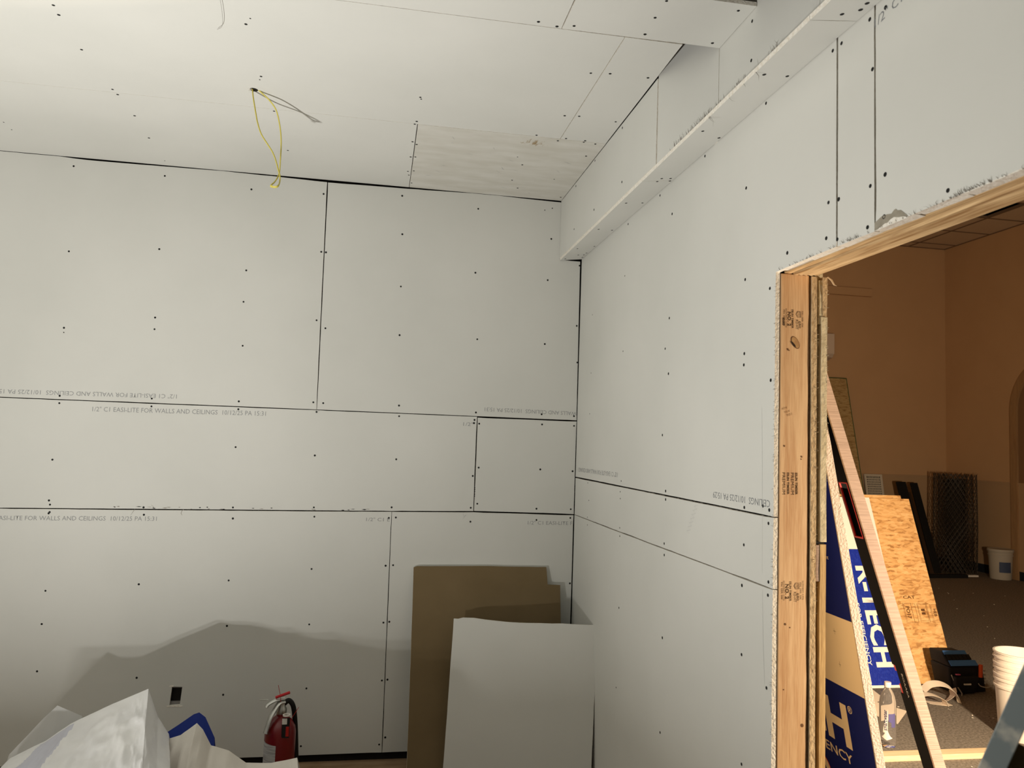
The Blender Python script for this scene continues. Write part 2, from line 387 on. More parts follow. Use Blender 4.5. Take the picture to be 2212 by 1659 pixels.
SCREWS_RIGHT = [ (3.321,2.410,0.7),(2.152,2.155,1.0),(2.002,2.099,1.0),(2.766,2.131,1.0),(3.846,2.314,0.6),(3.321,2.065,0.7),(2.803,2.018,1.0),(2.152,1.929,1.0),(2.154,1.895,1.0),(3.842,2.009,0.6),(2.764,1.918,1.0),(1.992,1.837,1.0),(2.814,1.686,1.0),(3.847,1.798,0.6),(3.303,1.484,0.7),(3.847,1.444,0.7),(2.769,1.476,1.0),(2.767,1.445,1.0),(3.313,1.436,0.6),(3.310,1.406,0.6),(3.820,1.357,0.7),(2.140,1.471,1.0),(2.029,1.485,1.0),(1.993,1.477,1.0),(1.997,1.440,1.0),(2.140,1.362,1.0),(1.994,1.281,1.0),(1.996,1.245,1.0),(3.834,1.232,0.7),(3.838,1.271,0.7),(3.307,1.278,0.8),(3.304,1.242,0.8),(2.773,1.281,1.0),(2.770,1.239,1.0),(3.293,0.934,1.0),(2.773,0.936,1.0),(2.149,1.243,1.0),(2.146,1.045,1.0),(1.999,0.996,1.0),(3.305,0.591,0.7),(2.777,0.594,1.0),(2.138,0.739,1.0),(2.127,2.956,1.0),(2.130,2.832,1.0),(1.552,2.643,1.0),(1.496,2.640,1.0),(1.662,2.643,1.0),(1.699,2.643,1.0),(1.542,2.519,1.0),(2.035,2.655,1.0),(1.498,2.257,1.0),(1.550,2.248,1.0),(1.715,2.260,1.0),(1.672,2.255,1.0),(2.153,2.439,1.0),(1.309,2.160,1.0),(1.724,2.172,1.0),(1.677,2.157,1.0),(1.560,2.155,1.0),(1.502,2.163,1.0),(1.909,2.179,1.0),(2.758,2.534,1.0),(2.893,2.649,1.0),(3.292,2.642,1.0),(2.462,2.653,1.0),(2.590,2.829,1.0) ]
SCREWS_LEDGE = [ (0.991,1.873,1.0),(1.064,1.882,1.0),(1.024,1.569,1.0),(1.058,1.549,1.0),(1.056,1.522,1.0),(0.988,2.265,1.0),(1.071,2.324,1.0),(1.027,2.728,1.0),(1.063,2.729,1.0),(1.022,2.762,1.0),(1.073,2.759,1.0),(0.989,3.038,1.0),(1.062,3.042,1.0),(0.991,3.451,1.0),(1.065,3.477,1.0),(0.988,3.829,1.0),(1.069,3.793,1.0),(1.033,3.980,1.0),(1.064,3.980,1.0),(1.067,3.937,1.0),(1.073,4.043,1.0),(0.981,4.062,1.0) ]
SCREWS_SOFFIT = [ (3.015,2.965,1.0),(3.003,2.729,1.0),(3.426,2.973,1.0),(3.777,2.965,1.0),(3.419,2.735,1.0),(3.789,2.742,1.0) ]
SCREWS_CEIL = [ (-1.085,2.604,1.0),(-1.091,2.663,1.0),(-1.103,2.897,1.0),(-1.100,3.217,1.0),(-1.095,3.263,1.0),(-1.091,3.472,1.0),(-1.102,3.726,1.0),(-1.706,3.702,0.6),(-1.710,3.788,0.6),(-0.488,2.576,1.0),(-0.468,2.536,0.6),(-0.493,2.953,1.0),(-0.502,2.982,0.6),(-0.485,3.267,1.0),(-0.478,3.716,1.0),(-1.109,4.027,0.6),(0.109,2.982,1.0),(0.113,2.997,0.7),(0.107,3.219,1.0),(0.100,3.250,1.0),(0.100,3.451,1.0),(0.120,3.479,1.0),(0.100,3.645,1.0),(0.122,3.639,1.0),(0.095,3.850,1.0),(0.124,3.835,1.0),(0.102,3.904,1.0),(0.121,4.023,1.0),(0.631,3.233,1.0),(0.702,3.006,1.0),(0.761,2.996,1.0),(0.765,3.235,1.0),(0.736,3.270,1.0),(0.853,3.238,1.0),(0.851,3.255,1.0),(0.907,3.263,1.0),(0.906,3.414,1.0),(0.934,4.036,1.0),(0.597,3.510,0.6),(0.638,3.606,1.0),(0.628,3.836,1.0),(0.678,3.950,1.0),(0.834,3.764,0.7),(0.450,2.336,1.0),(0.514,2.349,1.0),(0.567,2.333,1.0),(0.802,2.227,1.0),(0.805,2.328,1.0),(1.040,2.328,1.0),(1.035,2.131,1.0),(0.803,2.132,1.0),(0.706,2.627,1.0),(0.775,2.614,1.0),(0.918,2.611,1.0),(0.922,3.011,1.0) ]

# ------------------------------------------------------------------ room shell
D, XR, ZC, XL, YR = 4.1, 1.0791, 2.986, -2.7, -2.6
DW = [PAPER, GYPS, KRAFT]
T = 0.0127
wall_back = tag(MB().box(XL, 1.235, D + T + 0.006, D + 0.15, 0, 3.25).build('wall_back', BLACKGAP), kind='structure')
wall_right = MB()
wall_right.box(XR + T + 0.004, 1.214, 2.05, D + 0.1, 0, 3.25)
wall_right.box(XR + T + 0.004, 1.214, 0.31, 2.05, 2.24, 3.25)
wall_right.box(XR + T + 0.004, 1.214, YR, 0.27, 0, 3.25)
wall_right = tag(wall_right.build('wall_right', BLACKGAP), kind='structure')
ceiling = tag(MB().box(XL, 1.235, YR, D + 0.1, 3.26, 3.34).build('ceiling', DARKWOOD), kind='structure')
for i in range(6):
    MB().box(0.60 + 0.0, 1.07, -2.2 + i * 0.42, -2.16 + i * 0.42, 3.02, 3.26).build('joist', DARKWOOD, ceiling)
floor = tag(MB().box(XL, 1.235, YR, D + 0.15, -0.06, 0).build('floor', SUBFLOOR), kind='structure')
for nm, bxs in (('wall_left', (XL - 0.1, XL, YR, D + 0.1, 0, 3.25)), ('wall_rear', (XL, 1.235, YR - 0.1, YR, 0, 3.25))):
    tag(MB().box(*bxs).build(nm, PAPER), kind='structure')

# back wall sheets (x, z), front faces -y
XU, ZU, YU = (1, 0, 0), (0, 0, 1), (0, 1, 0)
bs = []
def bsheet(pts, seed, label, hole=None, rough=0.0016):
    bs.append(sheet('drywall_sheet', pts, (0, D, 0), XU, ZU, (0, -1, 0), T, DW, wall_back, rough, hole, seed, label))
bsheet([(XL, 1.7705), (-0.3105, 1.7715), (-0.3185, 2.974), (-0.6, 2.981), (-0.85, 2.9845), (-1.1, 2.981), (-1.5, 2.978), (-1.62, 2.984), (XL, 2.985)], 1,
       'upper left sheet of grey drywall, wide strip below the ceiling')
bsheet([(-0.3085, 1.7715), (1.0765, 1.7695), (1.0715, 2.652), (0.958, 2.655), (0.9545, 2.978), (0.6, 2.985), (0.45, 2.985), (0.15, 2.979), (-0.3135, 2.973)], 2,
       'upper right sheet of grey drywall beside the corner')
bsheet([(XL, 1.2285), (-1.76, 1.2395), (0.098, 1.2585), (0.5262, 1.2665), (0.5268, 1.768), (-0.31, 1.7685), (XL, 1.7675)], 3,
       'long middle strip of drywall on the back wall')
bsheet([(0.5305, 1.2675), (1.0755, 1.2605), (1.0765, 1.7635), (0.5312, 1.7635)], 4, 'small square piece of drywall at the corner', rough=0.002)
bsheet([(XL, 0.030), (0.1035, 0.040), (0.0975, 1.2545), (-1.76, 1.2355), (XL, 1.2245)], 5, 'lower left sheet of drywall with an outlet cutout',
       hole=[(-0.934, 0.297), (-0.885, 0.300), (-0.879, 0.385), (-0.927, 0.387)])
bsheet([(0.1060, 0.040), (1.0735, 0.045), (1.0745, 1.2545), (0.5262, 1.2605), (0.0995, 1.2545)], 6, 'lower right sheet of drywall behind the leaning boards')
screws(SCREWS_BACK, bs, (0, D, 0), XU, ZU, (0, -1, 0))
# outlet box in the cutout
ob = MB()
ob.box(-0.937, -0.876, D + 0.010, D + 0.017, 0.288, 0.314).box(-0.937, -0.876, D + 0.010, D + 0.014, 0.378, 0.394)
ob.build('outlet_box', mat('grey_box_metal', (0.22, 0.21, 0.20), 0.6), bs[4][0])
MB().box(-0.945, -0.872, D - 0.0012, D + 0.001, 0.290, 0.2965).box(-0.938, -0.918, D - 0.001, D + 0.001, 0.386, 0.393).build('torn_gypsum_edge', GYPS, bs[4][0])

# right wall sheets (y, z), front faces -x
rs = []
def rsheet(pts, seed, label, rough=0.0016):
    rs.append(sheet('drywall_sheet', pts, (XR, 0, 0), YU, ZU, (-1, 0, 0), T, DW, wall_right, rough, None, seed, label))
rsheet([(4.098, 1.4625), (1.970, 1.4610), (1.970, 2.139), (1.6825, 2.1405), (1.6825, 3.25), (4.098, 3.25)], 11, 'large upper sheet of drywall from corner to doorway')
rsheet([(1.6765, 2.1395), (1.5355, 2.1385), (1.5355, 3.25), (1.6780, 3.25)], 12, 'narrow drywall strip above the doorway')
rsheet([(1.5325, 2.1395), (0.27, 2.1420), (0.27, 3.25), (1.5325, 3.25)], 13, 'drywall sheet above the doorway towards the camera', 0.004)
rsheet([(4.098, 1.2595), (3.3, 1.2612), (1.970, 1.2665), (1.970, 1.4578), (4.098, 1.4565)], 14, 'narrow middle strip of drywall between corner and jamb', 0.002)
rsheet([(4.098, 0.03), (1.970, 0.03), (1.970, 1.2640), (3.3, 1.2580), (4.098, 1.2570)], 15, 'lower sheet of drywall between corner and jamb')
rsheet([(0.27, 0.03), (YR, 0.03), (YR, 3.25), (0.27, 3.25)], 16, 'drywall sheet beyond the opening')
screws(SCREWS_RIGHT, rs, (XR, 0, 0), YU, ZU, (-1, 0, 0))

# ceiling sheets (x, y), front faces down
cs = []
DC = [PAPER, GYPS, KRAFT]
def csheet(pts, seed, label, m=PAPER, rough=0.0006):
    cs.append(sheet('ceiling_sheet', pts, (0, 0, ZC), XU, YU, (0, 0, -1), T, [m, GYPS, KRAFT], ceiling, rough, None, seed, label))
csheet([(XL, 3.2472), (0.1105, 3.2480), (0.1105, 4.099), (XL, 4.099)], 21, 'far left ceiling sheet along the back wall')
csheet([(0.1135, 3.2495), (0.952, 3.2490), (0.953, 4.099), (0.1130, 4.099)], 22, 'scuffed yellowish ceiling patch with a brown smear', SCUFF, 0.001)
csheet([(XL, 2.3625), (0.7465, 2.3610), (0.7400, 3.2470), (0.1105, 3.2470), (XL, 3.2465)], 23, 'wide ceiling sheet with the hanging yellow cable')
csheet([(0.7495, 2.3610), (0.9485, 2.3610), (0.951, 3.2475), (0.7430, 3.2475)], 24, 'narrow ceiling strip beside the soffit')
csheet([(XL, YR), (0.5315, YR), (0.5305, 2.3595), (XL, 2.3615)], 25, 'near ceiling sheet above the camera')
csheet([(0.5345, 2.093), (1.0775, 2.096), (1.0775, 2.354), (0.5335, 2.3595)], 26, 'ceiling offcut reaching the right wall, raw front edge showing', PAPER, 0.0015)
screws(SCREWS_CEIL, cs, (0, 0, ZC), XU, YU, (0, 0, -1))
# faint scuffs on the patch
for i in range(16):
    x = random.uniform(0.18, 0.86); y = random.uniform(3.33, 4.02); a = random.uniform(-0.3, 1.2); l = random.uniform(0.012, 0.06)
    dv = Vector((math.cos(a), math.sin(a), 0)); nv = Vector((-dv.y, dv.x, 0))
    p = Vector((x, y, ZC - 0.0004)); w = random.uniform(0.0006, 0.0018)
    MB().add([p, p + dv * l * 0.5 + nv * w, p + dv * l, p + dv * l * 0.5 - nv * w], [(0, 3, 2, 1)]).build('scuff_mark', PENCIL, cs[1][0])

# soffit box along the right wall, its front board missing nearer the camera
trim_1 = empty('trim_1', (1.02, 3.2, 2.66), kind='structure')
fr = [sheet('soffit_front', [(2.6055, 2.662), (4.0985, 2.662), (4.0985, 2.985), (2.6040, 2.984)], (0.953, 0, 0), YU, ZU, (-1, 0, 0), T, DW, trim_1, 0.0014, None, 31)]
e_u = (Vector((1.0775, 2.358, 0)) - Vector((0.955, 2.604, 0))).normalized(); e_n = Vector((-abs(e_u.y), -e_u.x, 0)).normalized()
sheet('soffit_end', [(0.002, 2.665), (0.2752, 2.665), (0.2752, 3.24), (0.002, 3.24)], (0.955, 2.604, 0), e_u, ZU, e_n, T, DW, trim_1, 0.0005, None, 32)
screws(SCREWS_SOFFIT, fr, (0.953, 0, 0), YU, ZU, (-1, 0, 0))
lg = []
tilt = (2.664 - 2.650) / (1.0775 - 0.9560)
for k, (y0, y1) in enumerate(((3.9300, 4.094), (2.7555, 3.9285), (1.598, 2.7545), (0.30, 1.597))):
    u = Vector((1, 0, tilt)).normalized(); nn = u.cross(Vector((0, 1, 0))) * -1
    lg.append(sheet('soffit_ledge', [(0.0, y0), (0.1222, y0), (0.1222, y1), (0.0, y1)], (0.9555, 0, 2.650), u, YU, nn, T, [PAPER, GYPS, KRAFT], trim_1, 0.0012, None, 41 + k))
u = Vector((1, 0, tilt)).normalized(); nn = u.cross(Vector((0, 1, 0))) * -1
screws([(max(0.008, min(0.113, a - 0.9555 - 0.004)), b, s) for (a, b, s) in SCREWS_LEDGE], lg, (0.9555, 0, 2.650), u, YU, nn)
# torn paper fibres standing on the ledge's cut edge
def fibres(name, pts, nrm, parent, hmin, hmax, m=FUZZ, lean=0.5):
    B = MB(); nrm = Vector(nrm).normalized()
    for p in pts:
        p = Vector(p); h = random.uniform(hmin, hmax); w = random.uniform(0.0004, 0.0011)
        side = Vector((random.uniform(-1, 1), random.uniform(-1, 1), random.uniform(-1, 1))) * lean
        tip = p + (nrm + side).normalized() * h
        mid = p + (nrm + side * 0.3).normalized() * h * 0.5
        c = (tip - p).cross(Vector((0.3, 0.5, 0.8))).normalized() * w
        d = (tip - p).cross(c).normalized() * w
        B.add([p - c, p + c, p + d, mid - c * 0.7, mid + c * 0.7, mid + d * 0.7, tip], [(0, 1, 4, 3), (1, 2, 5, 4), (2, 0, 3, 5), (3, 4, 6), (4, 5, 6), (5, 3, 6)])
    o = B.build(name, m, parent); o['kind'] = 'stuff'
    return o
pp = []
for c, s, n in ((1.95, 0.03, 14), (2.18, 0.05, 26), (2.32, 0.07, 26), (2.42, 0.05, 14), (1.77, 0.03, 10), (2.08, 0.03, 6)):
    pp += [(0.957, random.gauss(c, s), 2.6635) for _ in range(n)]
fibres('paper_fibres', pp, (-0.2, 0, 1), lg[2][0], 0.004, 0.022)
fibres('paper_fibres', [(0.9555, y, 2.6505) for y in (2.15, 2.155, 2.16, 1.86, 2.02, 1.93)], (0.6, 0, -0.5), lg[2][0], 0.01, 0.035)

# printing and marks on the boards
LINE = 'EASI-LITE FOR WALLS AND CEILINGS'
yb = D - 0.0004
bx = [s[0] for s in bs]
text('printed_line', '1/2" C1 ' + LINE + '  10/12/25 PA 15:31', (-1.383, yb, 1.7185), (1, 0, 0.0128), ZU, INK, bx[2], width=0.823, height=0.0235, bold=-0.004)
text('printed_line', '1/2" C1 ' + LINE + '  10/12/25 PA 15:31', (-0.995, yb, 1.8185), (-1, 0, -0.012), (0, 0, -1), INK, bx[0], width=0.845, height=0.0215, bold=-0.004)
text('printed_line', '1/2" C1 ' + LINE + '  10/12/25 PA 15:31', (-1.05, yb, 1.1895), (1, 0, 0.012), ZU, INK, bx[4], width=0.823, height=0.0215, bold=-0.004, anchor='R')
text('printed_line', '1/2" C1 E', (-0.030, yb, 1.2050), (1, 0, 0), ZU, INK, bx[4], width=0.120, height=0.0185, bold=-0.004)
text('printed_line', '1/2" C1 EASI-LITE F', (0.823, yb, 1.2010), (1, 0, 0.004), ZU, INK, bx[5], width=0.246, height=0.0200, bold=-0.004)
text('printed_line', '1/2"', (0.455, yb, 1.7165), (1, 0, 0), ZU, INK, bx[2], width=0.052, height=0.0195, bold=-0.004)
text('printed_line', 'WALLS AND CEILINGS  10/12/25 PA 15:31', (1.074, yb, 1.8165), (-1, 0, 0.006), (0, 0, -1), INK, bx[1], width=0.507, height=0.0205, bold=-0.004)
rx = [s[0] for s in rs]; xr = XR - 0.0004
text('printed_line', '1/2" C1 ' + LINE, (xr, 3.358, 1.5185), (0, 1, -0.006), (0, 0, -1), INK, rx[0], width=0.68, height=0.0215, bold=-0.004)
text('printed_line', 'CEILINGS  10/12/25 PA 15:29', (xr, 1.990, 1.5035), (0, 1, -0.002), (0, 0, -1), INKR, rx[0], width=0.365, height=0.0195, bold=-0.006)
text('printed_line', '1/2" C1 E', (xr, 1.533, 2.612), (0, -1, 0.11), (0, 0.11, 1), INKR, rx[2], width=0.125, height=0.0235, bold=-0.006)
def stroke(name, pts, w, m, parent, nrm):
    B = MB(); nrm = Vector(nrm); pts = [Vector(p) for p in pts]; vs = []; fs = []
    for i, p in enumerate(pts):
        d = (pts[min(i + 1, len(pts) - 1)] - pts[max(0, i - 1)]).normalized(); c = d.cross(nrm).normalized() * w * (0.4 if i in (0, len(pts) - 1) else 1)
        vs += [p - c + nrm * 0.0003, p + c + nrm * 0.0003]
    for i in range(len(pts) - 1): fs.append((2 * i, 2 * i + 1, 2 * i + 3, 2 * i + 2))
    return B.add(vs, fs).build(name, m, parent)
stroke('pencil_line', [(XR, 2.041, 1.763), (XR, 2.035, 1.60), (XR, 2.033, 1.47)], 0.0005, PENCIL, rx[0], (-1, 0, 0))
stroke('pencil_line', [(XR, 2.031, 1.455), (XR, 2.029, 1.30)], 0.0005, PENCIL, rx[3], (-1, 0, 0))
stroke('pencil_line', [(XR, 2.027, 1.255), (XR, 2.019, 1.10), (XR, 2.009, 1.0)], 0.0005, PENCIL, rx[4], (-1, 0, 0))
zz = []
for i in range(15):
    t = i / 14; zz.append((XR, 2.555 - 0.07 * t + (0.014 if i % 2 else -0.014), 1.345 + 0.105 * t))
stroke('pencil_scribble', zz, 0.0006, mat('light_pencil', (0.45, 0.455, 0.45), 0.9), rx[3], (-1, 0, 0))
stroke('pencil_scribble', [(0.470, D, 1.262 - 0.004), (0.478, D, 1.235), (0.488, D, 1.246), (0.470, D, 1.222)], 0.0007, PENCIL, bx[5], (0, -1, 0))
# nicks and dents along the seams
def nick(x, z, w, h, parent, m=SCREW):
    MB().add([(x - w, D - 0.0005, z), (x + w * 0.3, D - 0.0005, z - h), (x + w, D - 0.0005, z + h * 0.2), (x + w * 0.1, D - 0.0005, z + h)], [(0, 1, 2, 3)]).build('paper_nick', m, parent)
for k in range(26):
    x = random.uniform(-1.3, -0.02); z = 1.2395 + (x + 1.76) * 0.0102 + random.uniform(0.0, 0.010)
    nick(x, z + 0.002, random.uniform(0.004, 0.014), random.uniform(0.001, 0.003), bx[2], FUZZ if k % 2 else SCREW)
stroke('paper_curl', [(-1.155, D, 1.245), (-1.16, D, 1.235), (-1.172, D, 1.215)], 0.0012, FUZZ, bx[4], (0, -1, 0))
stroke('paper_curl', [(-1.065, D, 1.247), (-1.070, D, 1.259), (-1.08, D, 1.267)], 0.0010, FUZZ, bx[2], (0, -1, 0))
stroke('paper_curl', [(-0.925, D, 1.250), (-0.935, D, 1.240), (-0.938, D, 1.228), (-0.932, D, 1.218)], 0.0013, FUZZ, bx[4], (0, -1, 0))
for z in (1.345, 1.355, 1.37, 1.38, 1.39): nick(0.529, z, 0.004, 0.003, bx[2])
fibres('paper_fibres', [(-0.312 + random.uniform(-0.02, 0.02), D - 0.0005, 1.772) for _ in range(9)], (0, -0.4, -0.6), bx[0], 0.004, 0.016)
fibres('paper_fibres', [(XR - 0.0005, random.uniform(1.98, 3.0), 1.459) for _ in range(34)], (-0.5, 0, 0.1), rx[3], 0.003, 0.012)
fibres('paper_fibres', [(XR - 0.0005, 1.9705, random.uniform(0.75, 2.12)) for _ in range(60)], (-0.6, 0.5, 0), rx[0], 0.003, 0.009)
fibres('paper_fibres', [(XR - 0.0005, random.uniform(1.13, 1.95), 2.1405) for _ in range(70)] + [(XR - 0.0005, random.gauss(1.24, 0.03), 2.142) for _ in range(40)] + [(XR - 0.0005, random.gauss(1.62, 0.02), 2.142) for _ in range(14)], (-0.5, 0, 0.5), rx[2], 0.003, 0.012)
# torn face paper over the doorway and the white core below it
torn = [(1.5345, 2.1402), (1.5345, 2.158), (1.510, 2.166), (1.493, 2.1655), (1.477, 2.1625), (1.468, 2.1685), (1.462, 2.169), (1.457, 2.1640), (1.447, 2.162), (1.438, 2.155), (1.424, 2.1425), (1.45, 2.1402)]
MB().add([(XR - 0.0006, p[0], p[1]) for p in torn], [tuple(range(len(torn)))]).build('torn_face_paper', TORN, rx[2])
core = [(1.530, 2.1385), (1.510, 2.1435), (1.498, 2.147), (1.490, 2.146), (1.479, 2.151), (1.468, 2.1525), (1.452, 2.1475), (1.44, 2.146), (1.42, 2.139)]
MB().add([(XR - 0.0009, p[0], p[1]) for p in core], [tuple(range(len(core)))]).build('exposed_gypsum', GYPS, rx[2])

# ------------------------------------------------------------------ doorway framing
door_1 = empty('door_1', (1.16, 1.99, 0), kind='structure')
stud = MB().box(1.0950, 1.1815, 1.9700, 2.0080, 0, 2.1375).build('jamb_stud', STUD, door_1, bevel=0.002)
MB().box(1.0920, 1.1000, 1.9735, 2.006, 0, 2.1375).build('jamb_shim', mat('grey_wood_edge', (0.28, 0.22, 0.17), 0.9), door_1)
MB().box(1.1815, 1.2180, 2.062, 2.08, 0, 2.25).build('cavity_shade_backing', BLACKGAP, door_1)  # black box put behind the gap to stand for its shade
# old sheathing board edge, cream plaster board edge, plywood edge: each roughly cut
def edge_strip(name, x0, x1, z0, z1, y, m, wob, step=0.035, depth=0.10, seed=0):
    B = MB(); n = int((z1 - z0) / step); vs = []; fs = []
    for i in range(n + 1):
        z = z0 + (z1 - z0) * i / n
        a = noise.noise(Vector((z * 9, seed, 0.3))) * wob; b = noise.noise(Vector((z * 9, seed, 7.3))) * wob
        c = noise.noise(Vector((z * 14, seed, 4.1))) * wob
        vs += [(x0 + a, y + c, z), (x1 + b, y + c * 0.6, z), (x1 + b, y + depth, z), (x0 + a, y + depth, z)]
    for i in range(n):
        for k in range(4): fs.append((i * 4 + k, i * 4 + (k + 1) % 4, (i + 1) * 4 + (k + 1) % 4, (i + 1) * 4 + k))
    fs += [(3, 2, 1, 0), tuple(n * 4 + k for k in range(4))]
    return B.add(vs, fs).build(name, m, door_1)
SHEATH = mat('old_fibre_sheathing', (0.56, 0.42, 0.25), 0.95, (0.34, 0.22, 0.11), 110, 4, (1, 1, 0.6), 0.45, 0.8, bump=0.6, bscale=140)
edge_strip('sheathing_edge', 1.1880, 1.2040, 0, 2.134, 1.967, SHEATH, 0.0012, seed=1)
edge_strip('plaster_board_edge', 1.2170, 1.2345, 1.395, 2.02, 1.966, PLASTER, 0.0020, seed=2)
edge_strip('plaster_board_edge', 1.2225, 1.2350, 2.02, 2.134, 1.967, SHEATH, 0.0022, seed=3)
edge_strip('broken_plaster', 1.2120, 1.2240, 2.00, 2.125, 1.969, PLASTER, 0.0035, seed=5, depth=0.02)
edge_strip('plywood_edge', 1.2165, 1.2345, 0.0, 1.388, 1.967, PLYW, 0.0010, seed=4)
MB().box(1.2055, 1.2160, 1.968, 2.02, 1.288, 1.386).build('wood_shim', LATHW, door_1)
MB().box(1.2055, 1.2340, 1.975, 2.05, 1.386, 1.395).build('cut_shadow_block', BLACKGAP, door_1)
# header: stacked grooved planks seen from below
h = MB()
h.box(1.1060, 1.1290, 0.30, 1.975, 2.1385, 2.180)
h.build('header_plank', HEADW, door_1, bevel=0.0015)
for k in range(12):
    y0 = 0.31 + k * 0.137; y1 = y0 + 0.134
    jx = [random.uniform(-0.002, 0.003) for _ in range(3)]; jz = [random.uniform(-0.0015, 0.0025) for _ in range(4)]
    MB().hexa([(1.0795, y0, 2.1410 + jz[0]), (1.1050 + jx[0], y0, 2.1400 + jz[1]), (1.1050 + jx[1], y1, 2.1400 + jz[2]), (1.0795, y1, 2.1410 + jz[3]),
               (1.0795, y0, 2.154), (1.1050, y0, 2.170), (1.1050, y1, 2.170), (1.0795, y1, 2.154)]).build('gypsum_edge', GYPS, door_1)
h = MB(); prof = []
xs = [1.1300, 1.1330, 1.1420, 1.1450, 1.1560, 1.1590, 1.1700, 1.1735, 1.1860, 1.1900, 1.2000]
zs = [2.1400, 2.1340, 2.1340, 2.1375, 2.1345, 2.1380, 2.1350, 2.1385, 2.1350, 2.1390, 2.1360]
vs = []; fs = []
n = len(xs)
for y in (0.30, 1.968):
    vs += [(x, y, z) for x, z in zip(xs, zs)] + [(1.2000, y, 2.185), (1.1300, y, 2.185)]
m_ = n + 2
for k in range(m_): fs.append((k, (k + 1) % m_, m_ + (k + 1) % m_, m_ + k))
fs += [tuple(range(m_))[::-1], tuple(m_ + k for k in range(m_))]
h.add(vs, fs).build('header_beam', HEADW, door_1)
MB().box(1.2040, 1.2345, 0.30, 1.975, 2.178, 2.24).build('header_plaster_edge', SHEATH, door_1)
MB().box(1.0935, 1.2040, 0.30, 2.0, 2.186, 2.24).build('header_top_plate', DARKWOOD, door_1)
MB().box(1.0930, 1.1815, 0.272, 0.310, 0, 2.1375).build('jamb_stud', STUD, door_1)
MB().box(1.1880, 1.2345, 0.272, 0.300, 0, 2.1375).build('plaster_board_edge', PLASTER, door_1)
MB().tube([(1.233, 1.962, 2.134), (1.238, 1.952, 2.124), (1.243, 1.947, 2.110), (1.248, 1.942, 2.106)], [0.002, 0.0024, 0.002, 0.0005], 6).build('wood_splinter', PLANKW, door_1)
fibres('wood_fibres', [(1.2045, 1.966, random.uniform(1.2, 2.1)) for _ in range(34)], (0.8, -0.5, 0.1), door_1, 0.002, 0.007, SHEATH)
fibres('wood_fibres', [(1.2345, 1.966, random.uniform(1.55, 2.12)) for _ in range(34)], (0.8, -0.4, 0.1), door_1, 0.002, 0.007, PLASTER)
# stud marks: knots, grade stamps, pencilled figures
KNOT = mat('dark_knot', (0.16, 0.075, 0.03), 0.85); KNOTL = mat('knot_wood', (0.40, 0.22, 0.09), 0.8, (0.52, 0.32, 0.14), 60, 3)
def disc(name, c, rx_, rz_, rot, m, parent, off, n=20):
    B = MB(); c = Vector(c)
    vs = [(c.x + math.cos(rot) * rx_ * math.cos(a) - math.sin(rot) * rz_ * math.sin(a), c.y - off, c.z + math.sin(rot) * rx_ * math.cos(a) + math.cos(rot) * rz_ * math.sin(a)) for a in [2 * math.pi * k / n for k in range(n)]]
    return B.add(vs, [tuple(range(n))]).build(name, m, parent)
kz = disc('knot', (1.1395, 1.97, 1.944), 0.0105, 0.0195, 0.55, KNOT, stud, 0.0003)
disc('knot_core', (1.1400, 1.97, 1.944), 0.0088, 0.0170, 0.55, KNOTL, stud, 0.0006)
disc('knot_crack', (1.1335, 1.97, 1.939), 0.0028, 0.0105, 0.75, mat('knot_hole', (0.03, 0.015, 0.008), 0.9), stud, 0.0009)
for (x, z, r) in ((1.117, 1.9235, 0.0035), (1.121, 1.921, 0.002), (1.161, 1.627, 0.003), (1.109, 1.655, 0.003), (1.116, 1.173, 0.0035), (1.130, 1.164, 0.002), (1.168, 0.905, 0.005), (1.160, 1.62, 0.002), (1.113, 1.0, 0.002)):
    disc('knot', (x, 1.97, z), r * 0.8, r, 0.4, KNOT, stud, 0.0004, 10)
def stamp(body, x, z, w, hgt, m=BLACKINK, bold=0.0):
    text('grade_stamp', body, (x, 1.97 - 0.0005, z), (0.012, 0, -1), (1, 0, 0), m, stud, width=w, height=hgt, bold=bold)
for zt in (2.038, 1.289):
    stamp('FIN. GER. SW', 1.1035, zt - 0.004, 0.046, 0.0040, bold=0.01)
    stamp('SCPOEST, LTN.', 1.1092, zt, 0.054, 0.0046)
    stamp('NO. 2', 1.1160, zt - 0.009, 0.040, 0.0100, bold=0.02)
    stamp('EILIN TIMBER', 1.1282, zt - 0.002, 0.053, 0.0050, bold=0.03)
    stamp('KD-HT', 1.1410, zt - 0.030, 0.027, 0.0075)
    stamp('680', 1.1500, zt - 0.033, 0.020, 0.0065)
    stamp('FIN. GER. SW', 1.1590, zt - 0.005, 0.045, 0.0038)
    if zt < 2: stamp('SCPOEST, LTN.', 1.1655, zt, 0.052, 0.0040)
    zc = zt - 0.014
    stroke('grade_stamp', [(1.1560, 1.97, zc + 0.008), (1.1560, 1.97, zc - 0.008), (1.1455, 1.97, zc - 0.008), (1.1415, 1.97, zc + 0.0), (1.1455, 1.97, zc + 0.008), (1.1560, 1.97, zc + 0.008)], 0.0007, BLACKINK, stud, (0, -1, 0))
    stamp('PWS', 1.1500, zc + 0.0065, 0.013, 0.0045); stamp('LG', 1.1455, zc + 0.0045, 0.009, 0.0035)
stamp('680', 1.1005, 2.012, 0.022, 0.0065, bold=0.03)
for (x, hgt, bd, b) in ((1.1045, 0.0080, 0.0, 'PREMIUM'), (1.1185, 0.0055, 0.04, 'EILIN TIMBER'), (1.1300, 0.0085, 0.0, 'PREMIUM'), (1.1430, 0.0060, 0.04, 'EILIN TIMBER')):
    stamp(b, x, 1.582, 0.060, hgt, bold=bd)
